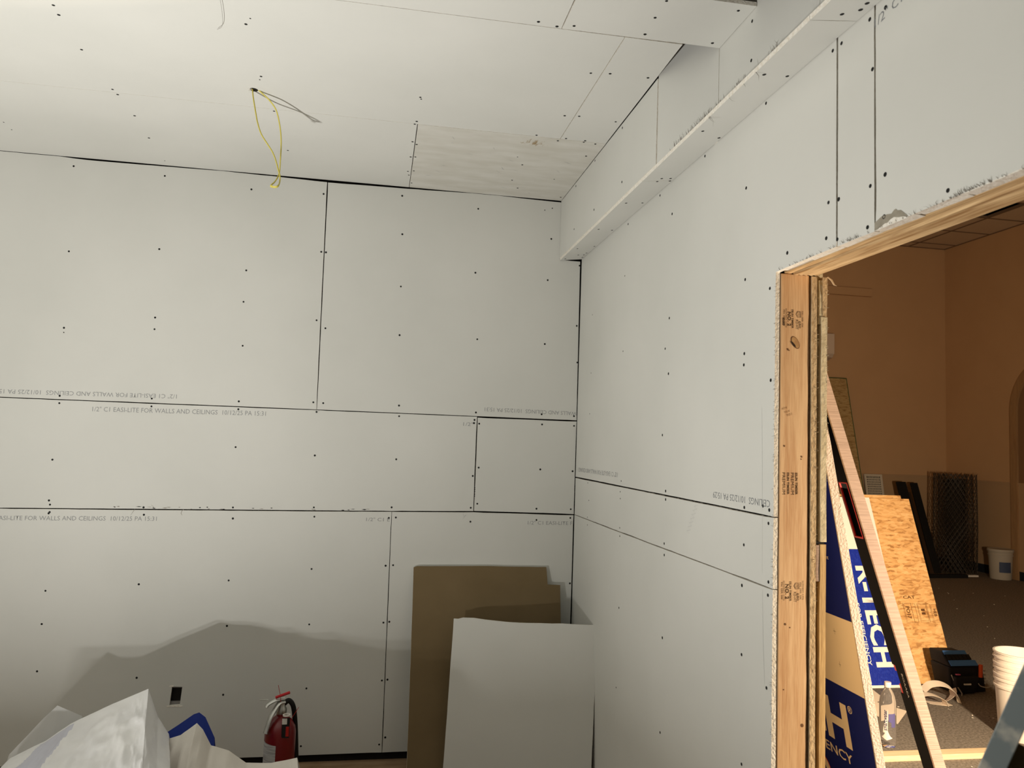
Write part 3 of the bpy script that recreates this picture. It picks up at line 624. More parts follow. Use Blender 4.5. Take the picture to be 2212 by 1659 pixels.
for i, (b, x, z) in enumerate((('404', 1.1010, 1.7530), ('964', 1.1090, 1.7440), ('901', 1.1160, 1.7360))):
    text('pencilled_number', b, (x, 1.97 - 0.0005, z), (1, 0, 0.35), (-0.2, 0, 1), mat('pencil_brown', (0.22, 0.11, 0.04), 0.9), stud, width=0.0165, height=0.0065, bold=-0.02)

# ------------------------------------------------------------------ hall beyond the doorway
HX, HY, HZ = 8.72, 10.66, 4.91
tag(MB().box(1.235, HX, -3.0, HY, -0.06, 0).build('floor_hall', CARPET), kind='structure')
wf = tag(MB().box(1.235, HX + 0.15, HY, HY + 0.15, 0, 5.2).build('wall_far', HALLWALL), kind='structure')
ws = tag(MB().box(HX, HX + 0.15, -3.0, HY, 0, 5.2).build('wall_side', HALLWALL), kind='structure')
tag(MB().box(1.215, 1.2350, 1.990, HY, 0, 5.0).box(1.215, 1.2350, 0.30, 1.99, 2.24, 5.0).box(1.215, 1.2350, -3.0, 0.272, 0, 5.0).build('wall_partition', PLASTER), kind='structure')
tag(MB().box(1.235, HX, -3.1, -3.0, 0, 5.2).build('wall_entry', HALLWALL), kind='structure')
for nm, p, bxa, bxb in (('wainscot', wf, (1.235, HX - 0.01, HY - 0.010, HY, 0.1, 1.325), (1.235, HX - 0.01, HY - 0.022, HY, 1.325, 1.350)),
                        ('wainscot', ws, (HX - 0.010, HX, -3.0, HY - 0.01, 0.1, 1.295), (HX - 0.022, HX, -3.0, HY - 0.01, 1.295, 1.320))):
    MB().box(*bxa).build(nm, WAINS, p); MB().box(*bxb).build('chair_rail', WAINS, p)
tag(MB().box(1.235, HX, HY - 0.014, HY - 0.010, 0, 0.12).build('baseboard_far', COVE), kind='structure')
tag(MB().box(HX - 0.014, HX - 0.010, -3.0, HY, 0, 0.12).build('baseboard_side', COVE), kind='structure')
MB().box(1.235, 7.418, HY - 0.06, HY, 4.06, 4.18).build('wall_ledge', HALLWALL, wf)
hc = MB().box(1.235, HX, -3.0, HY, 5.15, 5.2).build('ceiling_hall', BLACKGAP); tag(hc, kind='structure')
# suspended ceiling: grid and tiles
PX, PY = 0.645, 0.668
xs_ = [HX - PX * i for i in range(0, 12)]; ys_ = [HY] + [10.40 - PY * i for i in range(0, 20)]
grid = MB()
for x in xs_[1:]: grid.box(x - 0.012, x + 0.012, -3.0, HY, HZ - 0.004, HZ + 0.03)
for y in ys_[1:]: grid.box(1.235, HX, y - 0.012, y + 0.012, HZ - 0.0035, HZ + 0.03)
grid.box(HX - 0.022, HX, -3.0, HY, HZ - 0.005, HZ + 0.02).box(1.235, HX, HY - 0.022, HY, HZ - 0.005, HZ + 0.02)
grid.build('ceiling_grid', TBAR, hc)
tme = None
rest = MB()
for i in range(len(xs_) - 1):
    for j in range(len(ys_) - 1):
        x0, x1, y0, y1 = max(xs_[i + 1], 1.3), xs_[i], ys_[j + 1], ys_[j]
        if i == 1 and j == 3: continue          # one tile is missing
        if i > 5 or j > 6: rest.box(x0 + 0.004, x1 - 0.004, y0 + 0.004, y1 - 0.004, HZ + 0.004, HZ + 0.02)
        elif j == 0: MB().box(x0 + 0.004, x1 - 0.004, y0 + 0.004, y1 - 0.004, HZ + 0.004, HZ + 0.02).build('ceiling_tile', TILE, hc)
        else:
            if tme is None:
                w, d = PX / 2 - 0.004, PY / 2 - 0.004
                t0 = MB().box(-w, w, -d, d, 0.004, 0.02).build('ceiling_tile', TILE, hc); tme = t0.data; t = t0
            else:
                t = bpy.data.objects.new('ceiling_tile', tme); link(t, hc)
            t.location = ((xs_[i] + xs_[i + 1]) / 2, (y0 + y1) / 2, HZ)
rest.build('ceiling_tiles_beyond', TILE, hc)['kind'] = 'stuff'
# arched doorway casing on the side wall
arch = MB(); ya, yb2, zs0 = 9.395, 8.15, 2.30
yc = (ya + yb2) / 2; ro = (ya - yb2) / 2
outer = [(ya, 0.0), (ya, zs0)] + [(yc + ro * math.cos(a), zs0 + ro * 1.12 * math.sin(a)) for a in [math.pi * k / 20 for k in range(1, 20)]] + [(yb2, zs0), (yb2, 0.0)]
inner = [(yc + (y - yc) * (ro - 0.11) / ro, z if z <= zs0 else zs0 + (z - zs0) * (ro - 0.11) / ro) for (y, z) in outer]
vs = []; fs = []
for (x) in (HX - 0.035, HX):
    vs += [(x, p[0], p[1]) for p in outer] + [(x, p[0], p[1]) for p in inner]
m_ = len(outer)
for k in range(m_ - 1):
    fs += [(k, k + 1, m_ + k + 1, m_ + k), (2 * m_ + k, 3 * m_ + k, 3 * m_ + k + 1, 2 * m_ + k + 1), (k, 2 * m_ + k, 2 * m_ + k + 1, k + 1), (m_ + k, m_ + k + 1, 3 * m_ + k + 1, 3 * m_ + k)]
d2 = empty('door_2', (HX, yc, 0), kind='structure')
arch.add(vs, fs).build('arched_casing', OAKTRIM, d2)
B = MB(); B.add([(HX - 0.004, p[0], p[1]) for p in inner], [tuple(range(len(inner)))]).build('door_panel', mat('brown_door', (0.24, 0.14, 0.07), 0.6), d2)

# ------------------------------------------------------------------ boards leaning in the corner
def slab(name, quad, th, mats, parent=None, notch=None, rough=0.002, seed=0, label=None, cat=None):
    """leaning board from bottom-left, bottom-right, top-left corners; polygon in metres on it"""
    bl, br, tl = (Vector(q) for q in quad)
    u = (br - bl).normalized(); v = (tl - bl); v = (v - u * v.dot(u)).normalized(); n = u.cross(v)
    o, pts = sheet(name, notch, bl, u, v, n, th, mats, parent, rough, None, seed)
    return tag(o, label, cat)
W1 = 0.79; H1 = 0.998
slab('drywall_offcut', [(0.222, 3.893, 0), (1.012, 3.893, 0), (0.222, 4.080, 0.982)], T, [KRAFT, GYPS, PAPER],
     notch=[(0, 0), (0.783, 0), (0.781, 0.905), (0.712, 0.908), (0.706, H1), (0.35, 1.001), (0.02, H1), (0.001, 0.992)], seed=51,
     label='brown-backed drywall offcut with a notched corner leaning on the back wall', cat='drywall')
slab('drywall_offcut', [(0.390, 3.842, 0), (1.050, 3.575, 0), (0.394, 3.945, 0.742)], T, [PAPER, GYPS, KRAFT],
     notch=[(0, 0), (0.716, 0), (0.722, 0.778), (0.55, 0.772), (0.28, 0.757), (0.10, 0.763), (0.045, 0.760), (0.02, 0.752), (0, 0.752)], seed=52, rough=0.0025,
     label='grey-faced drywall offcut standing in the corner before the brown one', cat='drywall')

# ------------------------------------------------------------------ yellow cable loop hanging from the ceiling
YEL = mat('yellow_cable_jacket', (0.60, 0.52, 0.10), 0.5, spec=0.4)
def spline(pts, n=8):
    pts = [Vector(p) for p in pts]; out = []
    P = [pts[0] * 2 - pts[1]] + pts + [pts[-1] * 2 - pts[-2]]
    for i in range(1, len(P) - 2):
        for k in range(n):
            t = k / n; a, b, c, d = P[i - 1], P[i], P[i + 1], P[i + 2]
            out.append(0.5 * ((2 * b) + (c - a) * t + (2 * a - 5 * b + 4 * c - d) * t * t + (3 * b - a - 3 * c + d) * t ** 3))
    out.append(pts[-1]); return out
CABLE = [[(-0.543,3.075,2.992),(-0.5397,3.0789,2.9612),(-0.5272,3.0828,2.8995),(-0.5169,3.0865,2.8551),(-0.5013,3.09,2.8141),(-0.4778,3.0933,2.7796),(-0.4572,3.0962,2.7504),(-0.4434,3.0988,2.7203),(-0.4302,3.101,2.6782),(-0.4238,3.1027,2.6589),(-0.4238,3.104,2.6299),(-0.4286,3.0847,2.6084),(-0.4449,3.085,2.6056),(-0.4534,3.0847,2.6105),(-0.4446,3.1138,2.6341),(-0.4344,3.1216,2.6584),(-0.4296,3.1274,2.6845),(-0.4295,3.1306,2.7273),(-0.4295,3.1309,2.787),(-0.433,3.1279,2.8363),(-0.4413,3.1218,2.8838),(-0.4554,3.1129,2.9293),(-0.4808,3.1017,2.9603),(-0.5093,3.0888,2.981),(-0.5283,3.075,2.992)]]
cab = MB().tube(spline(CABLE[0], 8), 0.0052, 8, flat=0.5).build('yellow_cable', YEL, smooth=True)
tag(cab, 'yellow electrical cable hanging in a loop from a ceiling hole', 'cable')
MB().lathe((-0.538, 3.078, ZC - 0.0005), [(0.0, 0.0), (0.016, 0.0)], 14).build('cable_hole', BLACKGAP, cs[2][0])
fibres('paper_fibres', [(-0.551 + random.uniform(-0.006, 0.006), 3.073 + random.uniform(-0.008, 0.008), ZC - 0.0005) for _ in range(16)], (-0.3, 0, -1), cs[2][0], 0.004, 0.012, GYPS)
thr = MB().tube(spline([(-0.536, 2.30, ZC - 0.001), (-0.541, 2.44, ZC - 0.012), (-0.560, 2.57, ZC - 0.014), (-0.588, 2.625, ZC - 0.006)], 6), [0.0007] * 18 + [0.0004], 5).build('loose_thread', mat('grey_thread', (0.30, 0.29, 0.27), 0.9))
tag(thr, 'thin grey thread hanging at the top edge of the ceiling', 'thread')

# ------------------------------------------------------------------ fire extinguisher
ex = empty('fire_extinguisher', (-0.372, 3.80, 0), 'red fire extinguisher with black hose against the back wall', 'extinguisher')
ec = Vector((-0.372, 3.80, 0))
RED = mat('red_enamel', (0.17, 0.004, 0.006), 0.35, spec=0.5, coat=0.3)
MB().lathe(ec, [(0.0, 0.0), (0.066, 0.0), (0.070, 0.006), (0.070, 0.262), (0.066, 0.290), (0.050, 0.318), (0.030, 0.336), (0.022, 0.340), (0.022, 0.352), (0, 0.352)], 36).build('cylinder', RED, ex, smooth=True)
B = MB(); vs = []; fs = []
n = 14
for z in (0.03, 0.238):
    for k in range(n + 1):
        a = math.radians(178 + 84 * k / n); vs.append(ec + Vector((0.0706 * math.cos(a), 0.0706 * math.sin(a), z - (0.010 * k / n if z > 0.1 else 0))))
for k in range(n): fs.append((k, k + 1, n + 2 + k, n + 1 + k))
lab = B.add(vs, fs).build('label', mat('printed_label', (0.50, 0.50, 0.49), 0.6, (0.34, 0.33, 0.33), 60, 2, (0.2, 0.2, 3), 0.45, 0.6), ex)
vfr = frame(ec + Vector((0, 0, 0.352)), (1, 0, 0), (0, 1, 0))
MB().lathe(ec, [(0.020, 0.345), (0.024, 0.352), (0.024, 0.372), (0.018, 0.380), (0.018, 0.398), (0, 0.398)], 18).build('valve', STEEL, ex, smooth=True)
MB().tube(spline([ec + Vector(p) for p in ((0.012, -0.012, 0.405), (-0.012, -0.026, 0.400), (-0.040, -0.046, 0.352), (-0.056, -0.058, 0.298), (-0.060, -0.062, 0.282))], 6), 0.0165, 12, flat=0.45).build('carry_handle', STEEL, ex, smooth=True)
MB().tube(spline([ec + Vector(p) for p in ((0.010, -0.005, 0.418), (-0.025, -0.018, 0.416), (-0.058, -0.026, 0.400), (-0.066, -0.030, 0.388))], 6), 0.016, 12, flat=0.5).build('lever', STEEL, ex, smooth=True)
MB().tube([ec + Vector((-0.060, -0.02, 0.418)), ec + Vector((-0.095, -0.03, 0.421))], 0.0022, 6).build('pin_tail', STEEL, ex)
MB().tube([ec + Vector((-0.026, -0.03, 0.430)), ec + Vector((0.036, -0.03, 0.452))], 0.0065, 8).build('pull_pin_tag', mat('red_tag_plastic', (0.50, 0.02, 0.025), 0.5), ex)
MB().tube(spline([ec + Vector(p) for p in ((-0.002, -0.028, 0.400), (-0.006, -0.03, 0.438), (-0.018, -0.03, 0.486))], 5), 0.0012, 5).build('seal_tie', REDPLA, ex)
MB().tube(spline([ec + Vector(p) for p in ((0.010, 0.0, 0.392), (0.030, 0.005, 0.404), (0.050, 0.010, 0.378), (0.060, 0.030, 0.310), (0.068, 0.050, 0.20), (0.077, 0.050, 0.06))], 8), 0.0115, 10).build('hose', BLACKPLA, ex, smooth=True)
MB().tube([ec + Vector((0.077, 0.05, 0.06)), ec + Vector((0.079, 0.05, 0.0))], [0.010, 0.008], 10).build('nozzle', WHITEPLA, ex)
ht = MB().box(ec.x + 0.012, ec.x + 0.046, 3.732, 3.736, 0.262, 0.350).build('hang_tag', BLACKPLA, ex)
MB().box(ec.x + 0.012, ec.x + 0.034, 3.7312, 3.7318, 0.322, 0.348).build('tag_panel', WHITEPLA, ht)
MB().box(ec.x + 0.030, ec.x + 0.044, 3.7312, 3.7318, 0.268, 0.312).build('tag_panel', REDPLA, ht)
MB().lathe(ec + Vector((0.03, -0.064, 0.362)), [(0.012, -0.003), (0.017, -0.003), (0.017, 0.003), (0.012, 0.003), (0.012, -0.003)], 16).build('tag_ring', WHITEPLA, ex)
MB().tube([ec + Vector((0.043, -0.066, 0.30)), ec + Vector((0.052, -0.064, 0.345)), ec + Vector((0.082, -0.06, 0.395))], 0.0011, 5).build('seal_tie', REDPLA, ex)

# ------------------------------------------------------------------ crumpled plastic sheeting
SHEETW = mat('white_plastic_sheeting', (0.82, 0.82, 0.82), 0.42, (0.76, 0.76, 0.77), 7, 4, spec=0.45, bump=0.8, bscale=9, bstretch=(1.6, 1, 3.0))
SHEETC = mat('cream_plastic_sheeting', (0.76, 0.72, 0.66), 0.5, (0.70, 0.66, 0.60), 7, 4, spec=0.35, bump=0.6, bscale=9, bstretch=(2.2, 1, 2.0))
GREYPRINT = mat('grey_printed_film', (0.56, 0.57, 0.66), 0.45, spec=0.4)
def interp(pts, s):
    t = s * (len(pts) - 1); i = min(int(t), len(pts) - 2); f = t - i
    a, b = pts[i], pts[i + 1]
    return tuple(a[k] + (b[k] - a[k]) * f for k in range(len(a)))
def tent(name, crest, yc, front, back, m, seed, ns=90, nt=56, amp=0.016, fold=9.0, side=0.0, print_fn=None, matp=None, mound=None):
    """film thrown over a pile: crest line (x, z, dy), falling to the floor in front and behind"""
    B = MB(); vs = []; fs = []; mi = []
    xs_c = sum(c[0] for c in crest) / len(crest)
    for i in range(ns + 1):
        s = i / ns; x, z, dy = interp(crest, s)
        for j in range(nt + 1):
            t = -1 + 2 * j / nt
            d = front if t < 0 else back
            a = abs(t)
            prof = max(0.0, 1 - a) ** 0.85
            px = x + (x - xs_c) * 0.25 * a + side * a * (1 if t < 0 else 0)
            py = yc + dy + d * a * (-1 if t < 0 else 1)
            pz = z * prof + 0.004
            if mound and t < 0:
                k0, hm = mound
                if a < k0:
                    q_ = a / k0; pz = z + (hm - z) * q_ + 0.004
                else:
                    q_ = (a - k0) / (1 - k0); pz = hm * max(0.0, 1 - q_ ** 2.2) + 0.004
            q = Vector((px * fold, py * fold * 0.5, pz * fold * 0.4 + seed))
            w = noise.noise(q); w2 = noise.noise(q * 2.7 + Vector((3, 1, seed)))
            r = (1 - abs(w)) ** 3 * 1.0 - 0.35 + (1 - abs(w2)) ** 4 * 0.45
            k = amp * r * min(1, a * 6 + 0.15) * (1 - a * 0.5)
            edge = min(1, min(s, 1 - s) * 8)
            vs.append((px, py - k * 0.8, max(0.003, pz + k * 0.9 * edge)))
    for i in range(ns):
        for j in range(nt):
            fs.append((i * (nt + 1) + j, (i + 1) * (nt + 1) + j, (i + 1) * (nt + 1) + j + 1, i * (nt + 1) + j + 1))
            c = Vector(vs[i * (nt + 1) + j])
            mi.append(1 if print_fn and print_fn(c, (-1 + 2 * j / nt)) else 0)
    B.v = [Vector(v) for v in vs]; B.f = fs; B.mi = mi
    o = B.build(name, [m] + ([matp] if matp else []), smooth=70)
    sm = o.modifiers.new('solid', 'SOLIDIFY'); sm.thickness = 0.0012
    return o
def logo(c, t):
    if t > -0.02 or t < -0.75: return False
    x, z = c.x, c.z
    if -1.235 < x + (0.5 - z) * 0.02 < -1.115 and z < 0.47: return not (-1.20 < x < -1.165 and z < 0.36)
    return False
main = tent('plastic_sheeting', [(-1.350, 0.335, 0), (-1.285, 0.368, 0), (-1.225, 0.398, 0), (-1.140, 0.460, 0), (-0.990, 0.533, 0), (-0.900, 0.572, 0), (-0.858, 0.590, 0), (-0.838, 0.540, 0), (-0.815, 0.480, 0), (-0.768, 0.410, 0)],
            3.4, 1.05, 0.05, SHEETW, 3.3, side=0.22, print_fn=logo, matp=GREYPRINT, amp=0.012, ns=150, nt=110, fold=13, mound=(0.80, 0.405))
tag(main, 'big crumpled white plastic sheet with grey printing, peaked like a tent', 'plastic sheet')
side = tent('plastic_sheeting', [(-0.83, 0.40, -0.02), (-0.77, 0.395, 0), (-0.72, 0.41, 0), (-0.66, 0.455, 0), (-0.635, 0.428, 0), (-0.60, 0.365, 0), (-0.53, 0.343, 0), (-0.46, 0.293, 0), (-0.36, 0.288, 0), (-0.30, 0.298, 0), (-0.258, 0.306, 0)],
            3.385, 0.60, 0.05, SHEETC, 8.1, amp=0.016, side=0.05)
tag(side, 'cream plastic sheet trailing right to the foot of the extinguisher', 'plastic sheet')
lft = tent('plastic_sheeting', [(-1.395, 0.31, 0), (-1.34, 0.375, 0), (-1.275, 0.452, 0), (-1.228, 0.500, 0), (-1.19, 0.482, 0), (-1.13, 0.455, 0)], 3.50, 0.04, 0.10,
           mat('thin_grey_film', (0.60, 0.60, 0.585), 0.5, spec=0.4), 5.5, 40, 30, amp=0.006)
tag(lft, 'pale grey plastic flap sticking up left behind the big sheet', 'plastic sheet')
BLUEBAG = mat('blue_plastic_bag', (0.02, 0.045, 0.30), 0.45, spec=0.4)
bb = tent('blue_bag', [(-0.82, 0.365, 0), (-0.76, 0.405, 0), (-0.70, 0.448, 0), (-0.678, 0.455, 0), (-0.652, 0.435, 0), (-0.61, 0.35, 0)], 3.51, 0.05, 0.10, BLUEBAG, 2.2, 40, 30, amp=0.004)
tag(bb, 'blue plastic bag poking up behind the cream sheet', 'bag')

# ------------------------------------------------------------------ foam board leaning inside the doorway
def lean(bl, ux, top):
    bl = Vector(bl); u = Vector(ux).normalized(); v = (Vector(top) - bl); v = (v - u * v.dot(u)).normalized()
    return (bl, u, v, u.cross(v))
nf0 = Vector((1.622, 2.10, 0)); nft = Vector((1.315, 2.10, 1.61))
vdir = (nft - nf0).normalized()
# u towards -y (reading direction on the face seen from the room), normal towards -x
FRN = (nf0, Vector((0, -1, 0)), vdir, Vector((0, -1, 0)).cross(vdir))
root = empty('foam_board', (1.63, 2.7, 0), 'blue printed foam board with shade in its colours leaning against the partition just past the jamb', 'insulation board')
MB().obox(FRN, -1.22, 0.0, 0.0, 1.97, -0.028, 0.0).build('foam_core', FOAM, root, bevel=0.001)
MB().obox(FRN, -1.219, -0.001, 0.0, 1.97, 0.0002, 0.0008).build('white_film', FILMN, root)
vz = lambda z: z / vdir.z
def nfp(y, z, off): return nf0 + Vector((0, y - 2.10, 0)) + vdir * vz(z) + FRN[3] * off
def band(y0, y1, z0, z1, m, name='printed_band', off=0.0012, par=root):
    return MB().obox(FRN, -(y1 - 2.10), -(y0 - 2.10), vz(z0), vz(z1), off - 0.0004, off).build(name, m, par)
band(2.102, 3.318, 1.146, 1.93, BLUE_SHADED); b2 = band(2.102, 3.318, 0.10, 0.926, BLUE_SHADED)
up = FRN[2]
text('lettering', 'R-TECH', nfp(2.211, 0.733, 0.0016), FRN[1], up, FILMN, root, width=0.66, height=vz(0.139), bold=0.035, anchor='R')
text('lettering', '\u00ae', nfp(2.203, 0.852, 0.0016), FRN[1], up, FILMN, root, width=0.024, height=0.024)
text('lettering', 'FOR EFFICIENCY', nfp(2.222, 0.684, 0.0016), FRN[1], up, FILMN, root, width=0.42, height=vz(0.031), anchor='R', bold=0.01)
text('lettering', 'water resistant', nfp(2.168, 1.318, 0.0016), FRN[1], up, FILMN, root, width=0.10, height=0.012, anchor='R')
for (y, z, m) in ((2.201, 1.087, BLUE_SHADED), (2.202, 0.987, BLUE_SHADED), (2.20, 1.195, FILMN), (2.21, 0.905, FILMN), (2.19, 0.79, FILMN), (2.13, 0.64, FILMN), (2.40, 1.087, BLUE_SHADED), (2.40, 0.987, BLUE_SHADED)):
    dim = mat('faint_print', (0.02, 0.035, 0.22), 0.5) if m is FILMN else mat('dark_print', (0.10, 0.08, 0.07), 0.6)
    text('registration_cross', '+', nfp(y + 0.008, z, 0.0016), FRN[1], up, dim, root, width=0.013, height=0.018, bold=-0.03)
def ring(name, y, z, r0, r1, m, n=28):
    B = MB(); vs = []; fs = []
    for r in (r0, r1):
        for k in range(n):
            a = 2 * math.pi * k / n; vs.append(nfp(y, z, 0.0016) + FRN[1] * r * math.cos(a) + up * r * math.sin(a))
    for k in range(n): fs.append((k, (k + 1) % n, n + (k + 1) % n, n + k))
    return B.add(vs, fs).build(name, m, root)
ring('red_ring', 2.412, 0.605, 0.050, 0.054, mat('orange_red_print', (0.55, 0.07, 0.02), 0.5))
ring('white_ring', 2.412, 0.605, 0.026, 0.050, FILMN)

# ------------------------------------------------------------------ lath and level leaning beside it
lv0 = Vector((1.913, 2.10, 0)); lvt = Vector((1.309, 2.10, 1.789)); ld = (lvt - lv0).normalized(); LEN = 2.07
px = Vector((ld.z, 0, -ld.x))     # across, pointing +x
FRL = (lv0, px, Vector((0, 1, 0)), ld)
FRL = (lv0, px, Vector((0, 1, 0)), px.cross(Vector((0, 1, 0))))
lath = MB().obox(FRL, 0.0, 0.034, -0.007, 0.0, 0.022, LEN).build('wood_lath', LATHW)
tag(lath, 'rough sawn wooden lath leaning in the doorway beside the black level', 'wood strip')
lev = empty('spirit_level', lv0, 'long black spirit level with red-rimmed hand holes leaning behind the lath', 'level')
def lpt(a, b, c): return FRL[0] + FRL[1] * a + FRL[2] * b + FRL[3] * c
LW, LT = 0.054, 0.024
holes = [(1.465, 1.640, False), (0.975, 1.065, True), (0.25, 0.43, False)]
# body as rails with real openings
cuts = [(0.022 + 0.0, 0)] ; z = 0.016
body = MB(); segs = []
for (h0, h1, side_open) in sorted(holes):
    segs.append((z, h0)); z = h1
segs.append((z, 1.93))
for (a, b) in segs: body.obox(FRL, 0.0, LT, 0.0005, LW, a, b)
for (h0, h1, so) in holes:
    if so: body.obox(FRL, 0.0, LT, 0.0005, LW - 0.013, h0, h1)
    else:
        body.obox(FRL, 0.0, LT, 0.0005, 0.008, h0, h1); body.obox(FRL, 0.0, LT, LW - 0.007, LW, h0, h1)
        body.obox(FRL, 0.010, 0.013, 0.008, LW - 0.007, h0, h0 + (h1 - h0) * 0.86)
body.build('body', BLACKMET, lev)
for (h0, h1, so) in holes:
    if so:
        MB().obox(FRL, 0.002, LT - 0.002, LW - 0.013, LW - 0.002, h0, h0 + 0.028).build('vial_holder', REDPLA, lev)
        MB().obox(FRL, 0.002, LT - 0.002, LW - 0.013, LW - 0.002, h1 - 0.02, h1).build('vial_holder', REDPLA, lev)
        MB().tube([lpt(LT / 2, LW - 0.008, h0 + 0.028), lpt(LT / 2, LW - 0.008, h1 - 0.02)], 0.0055, 10).build('vial', mat('vial_acrylic', (0.85, 0.70, 0.62), 0.2, spec=0.5), lev)
    else:
        rim = MB()
        for (b0, b1, c0, c1) in ((0.005, 0.0085, h0, h1), (LW - 0.0085, LW - 0.005, h0, h1), (0.005, LW - 0.005, h0, h0 + 0.004), (0.005, LW - 0.005, h1 - 0.004, h1)):
            rim.obox(FRL, -0.0012, 0.004, b0, b1, c0, c1)
        rim.build('hand_hole_rim', REDPLA, lev)
text('lettering', 'BOAAEA', lpt(-0.0006, 0.022, 1.045), -FRL[3], -FRL[2], mat('grey_marking', (0.40, 0.38, 0.35), 0.6), lev, width=0.075, height=0.007)

# ------------------------------------------------------------------ far foam board and strand boards
ffu = Vector((0, 0.505, 1.30)).normalized()
FRF = (Vector((3.0, 5.035, 0)), Vector((1, 0, 0)), ffu, Vector((1, 0, 0)).cross(ffu))   # normal towards -y
root2 = empty('foam_board', (3.4, 5.05, 0), 'white and bright blue printed foam board leaning in front of the strand board', 'insulation board')
FL_ = 1.395
def ffp(x, z, off): return FRF[0] + FRF[1] * (x - 3.0) + ffu * (z / ffu.z) + FRF[3] * off
MB().obox(FRF, 0.0, 0.845, 0.0, FL_, -0.045, 0.0).build('foam_core', mat('bright_white_foam', (0.84, 0.80, 0.70), 0.8, bump=0.4, bscale=120), root2)
MB().obox(FRF, 0.001, 0.844, 0.001, FL_ - 0.001, 0.0002, 0.0008).build('white_film', FILMW, root2)
MB().obox(FRF, 0.02, 0.815, 0.018, 0.918 / ffu.z, 0.0010, 0.0016).build('printed_band', BLUE, root2)
dn = -ffu
text('lettering', 'R-TECH', ffp(3.590, 0.800, 0.0020), dn, (1, 0, 0), FILMW, root2, width=0.672 / ffu.z, height=0.142, bold=0.035)
text('lettering', 'FOR EFFICIENCY', ffp(3.528, 0.545, 0.0020), dn, (1, 0, 0), FILMW, root2, width=0.405 / ffu.z, height=0.030, bold=0.01)
MB().obox(FRF, 0.52, 0.523, 0.03, 0.915, 0.0016, 0.0019).build('print_rule', FILMW, root2)
osu = Vector((0, 0.504, 1.292)).normalized()
for k, (x0, x1, yo, hh, lab) in enumerate(((3.30, 4.250, 5.110, 1.387, 'orange strand board sheet with square stamps, leaning behind the blue foam board'),
                                     (3.25, 4.205, 5.142, 1.412, 'second strand board sheet, only its top edge showing behind the stamped one'))):
    FRO = (Vector((x0, yo, 0)), Vector((1, 0, 0)), osu, Vector((1, 0, 0)).cross(osu))
    r3 = empty('strand_board', (x0 + 0.4, yo, 0), lab, 'strand board')
    MB().obox(FRO, 0.0, x1 - x0, 0.0, hh, -0.0125, 0.0).build('panel', OSB, r3)
    if k == 0:
        F0 = FRO; R0 = r3
def osp(x, z, off=0.0006): return F0[0] + F0[1] * (x - 3.30) + osu * (z / osu.z) + F0[3] * off
STMP = mat('dark_stamp_ink', (0.12, 0.05, 0.015), 0.9)
for (x0, x1, z0, z1) in ((3.967, 4.035, 0.395, 0.530), (3.975, 4.068, 0.400, 0.524), (4.093, 4.158, 0.410, 0.520), (4.086, 4.166, 0.400, 0.526), (4.200, 4.246, 0.408, 0.516), (4.192, 4.248, 0.398, 0.522)):
    stroke('stamp_box', [osp(x0, z0), osp(x1, z0), osp(x1, z1), osp(x0, z1), osp(x0, z0)], 0.0015, STMP, R0, F0[3])
for (b, x, z, w, hgt) in (('PO17', 3.985, 0.508, 0.09, 0.032), ('1', 4.110, 0.490, 0.016, 0.032), ('1', 4.110, 0.466, 0.016, 0.032), ('HEB', 4.212, 0.490, 0.055, 0.026)):
    text('stamp_text', b, osp(x, z), -osu, (1, 0, 0), STMP, R0, width=w, height=hgt, bold=0.03)
text('stamp_text', 'CAT', osp(3.985, 0.560), (1, 0, 0), osu, STMP, R0, width=0.10, height=0.022, bold=0.02)

# ------------------------------------------------------------------ tool pouch beside the strand board
tp = empty('tool_pouch', (4.14, 4.99, 0), 'black and blue tool pouch with orange tool standing by the strand board', 'tool bag')
NYL = mat('black_nylon', (0.014, 0.013, 0.013), 0.75, bump=0.3, bscale=160)
BLN = mat('blue_nylon', (0.07, 0.19, 0.48), 0.8, bump=0.3, bscale=160)
def taper(x0, x1, y0, y1, z0, z1, ix0, ix1, iy0, iy1):
    return [(x0, y0, z0), (x1, y0, z0), (x1, y1, z0), (x0, y1, z0), (ix0, iy0, z1), (ix1, iy0, z1), (ix1, iy1, z1), (ix0, iy1, z1)]
MB().hexa(taper(4.035, 4.215, 4.90, 5.06, 0.0, 0.185, 4.000, 4.225, 4.875, 5.07)).build('pouch_body', NYL, tp, bevel=0.012)
MB().hexa(taper(4.050, 4.195, 4.862, 4.90, 0.006, 0.125, 4.020, 4.205, 4.835, 4.885)).build('front_pocket', NYL, tp, bevel=0.010)
MB().hexa([(4.000, 4.868, 0.186), (4.222, 4.868, 0.186), (4.225, 5.06, 0.188), (4.000, 5.06, 0.188), (4.000, 4.955, 0.272), (4.170, 4.965, 0.268), (4.190, 5.08, 0.262), (4.000, 5.08, 0.266)]).build('flap', NYL, tp, bevel=0.008)
fl = frame((4.004, 4.866, 0.188), (1, 0, 0), (0, 0.088, 0.084))
MB().obox(fl, 0.006, 0.216, 0.004, 0.046, 0.002, 0.007).build('blue_panel', BLN, tp)
MB().obox(fl, 0.004, 0.180, 0.092, 0.122, 0.002, 0.007).build('blue_panel', BLN, tp)
for k in range(6): MB().obox(fl, 0.012 + k * 0.031, 0.037 + k * 0.031, 0.050, 0.090, 0.001, 0.008).build('webbing_loop', NYL, tp)
MB().tube([(4.235, 4.862, 0.115), (4.237, 4.862, 0.200)], 0.0135, 10).build('orange_tool', mat('orange_red_handle', (0.62, 0.085, 0.02), 0.5), tp)
MB().hexa(taper(4.215, 4.315, 4.90, 5.05, 0.0, 0.18, 4.215, 4.285, 4.90, 5.05)).build('side_pocket', NYL, tp, bevel=0.010)
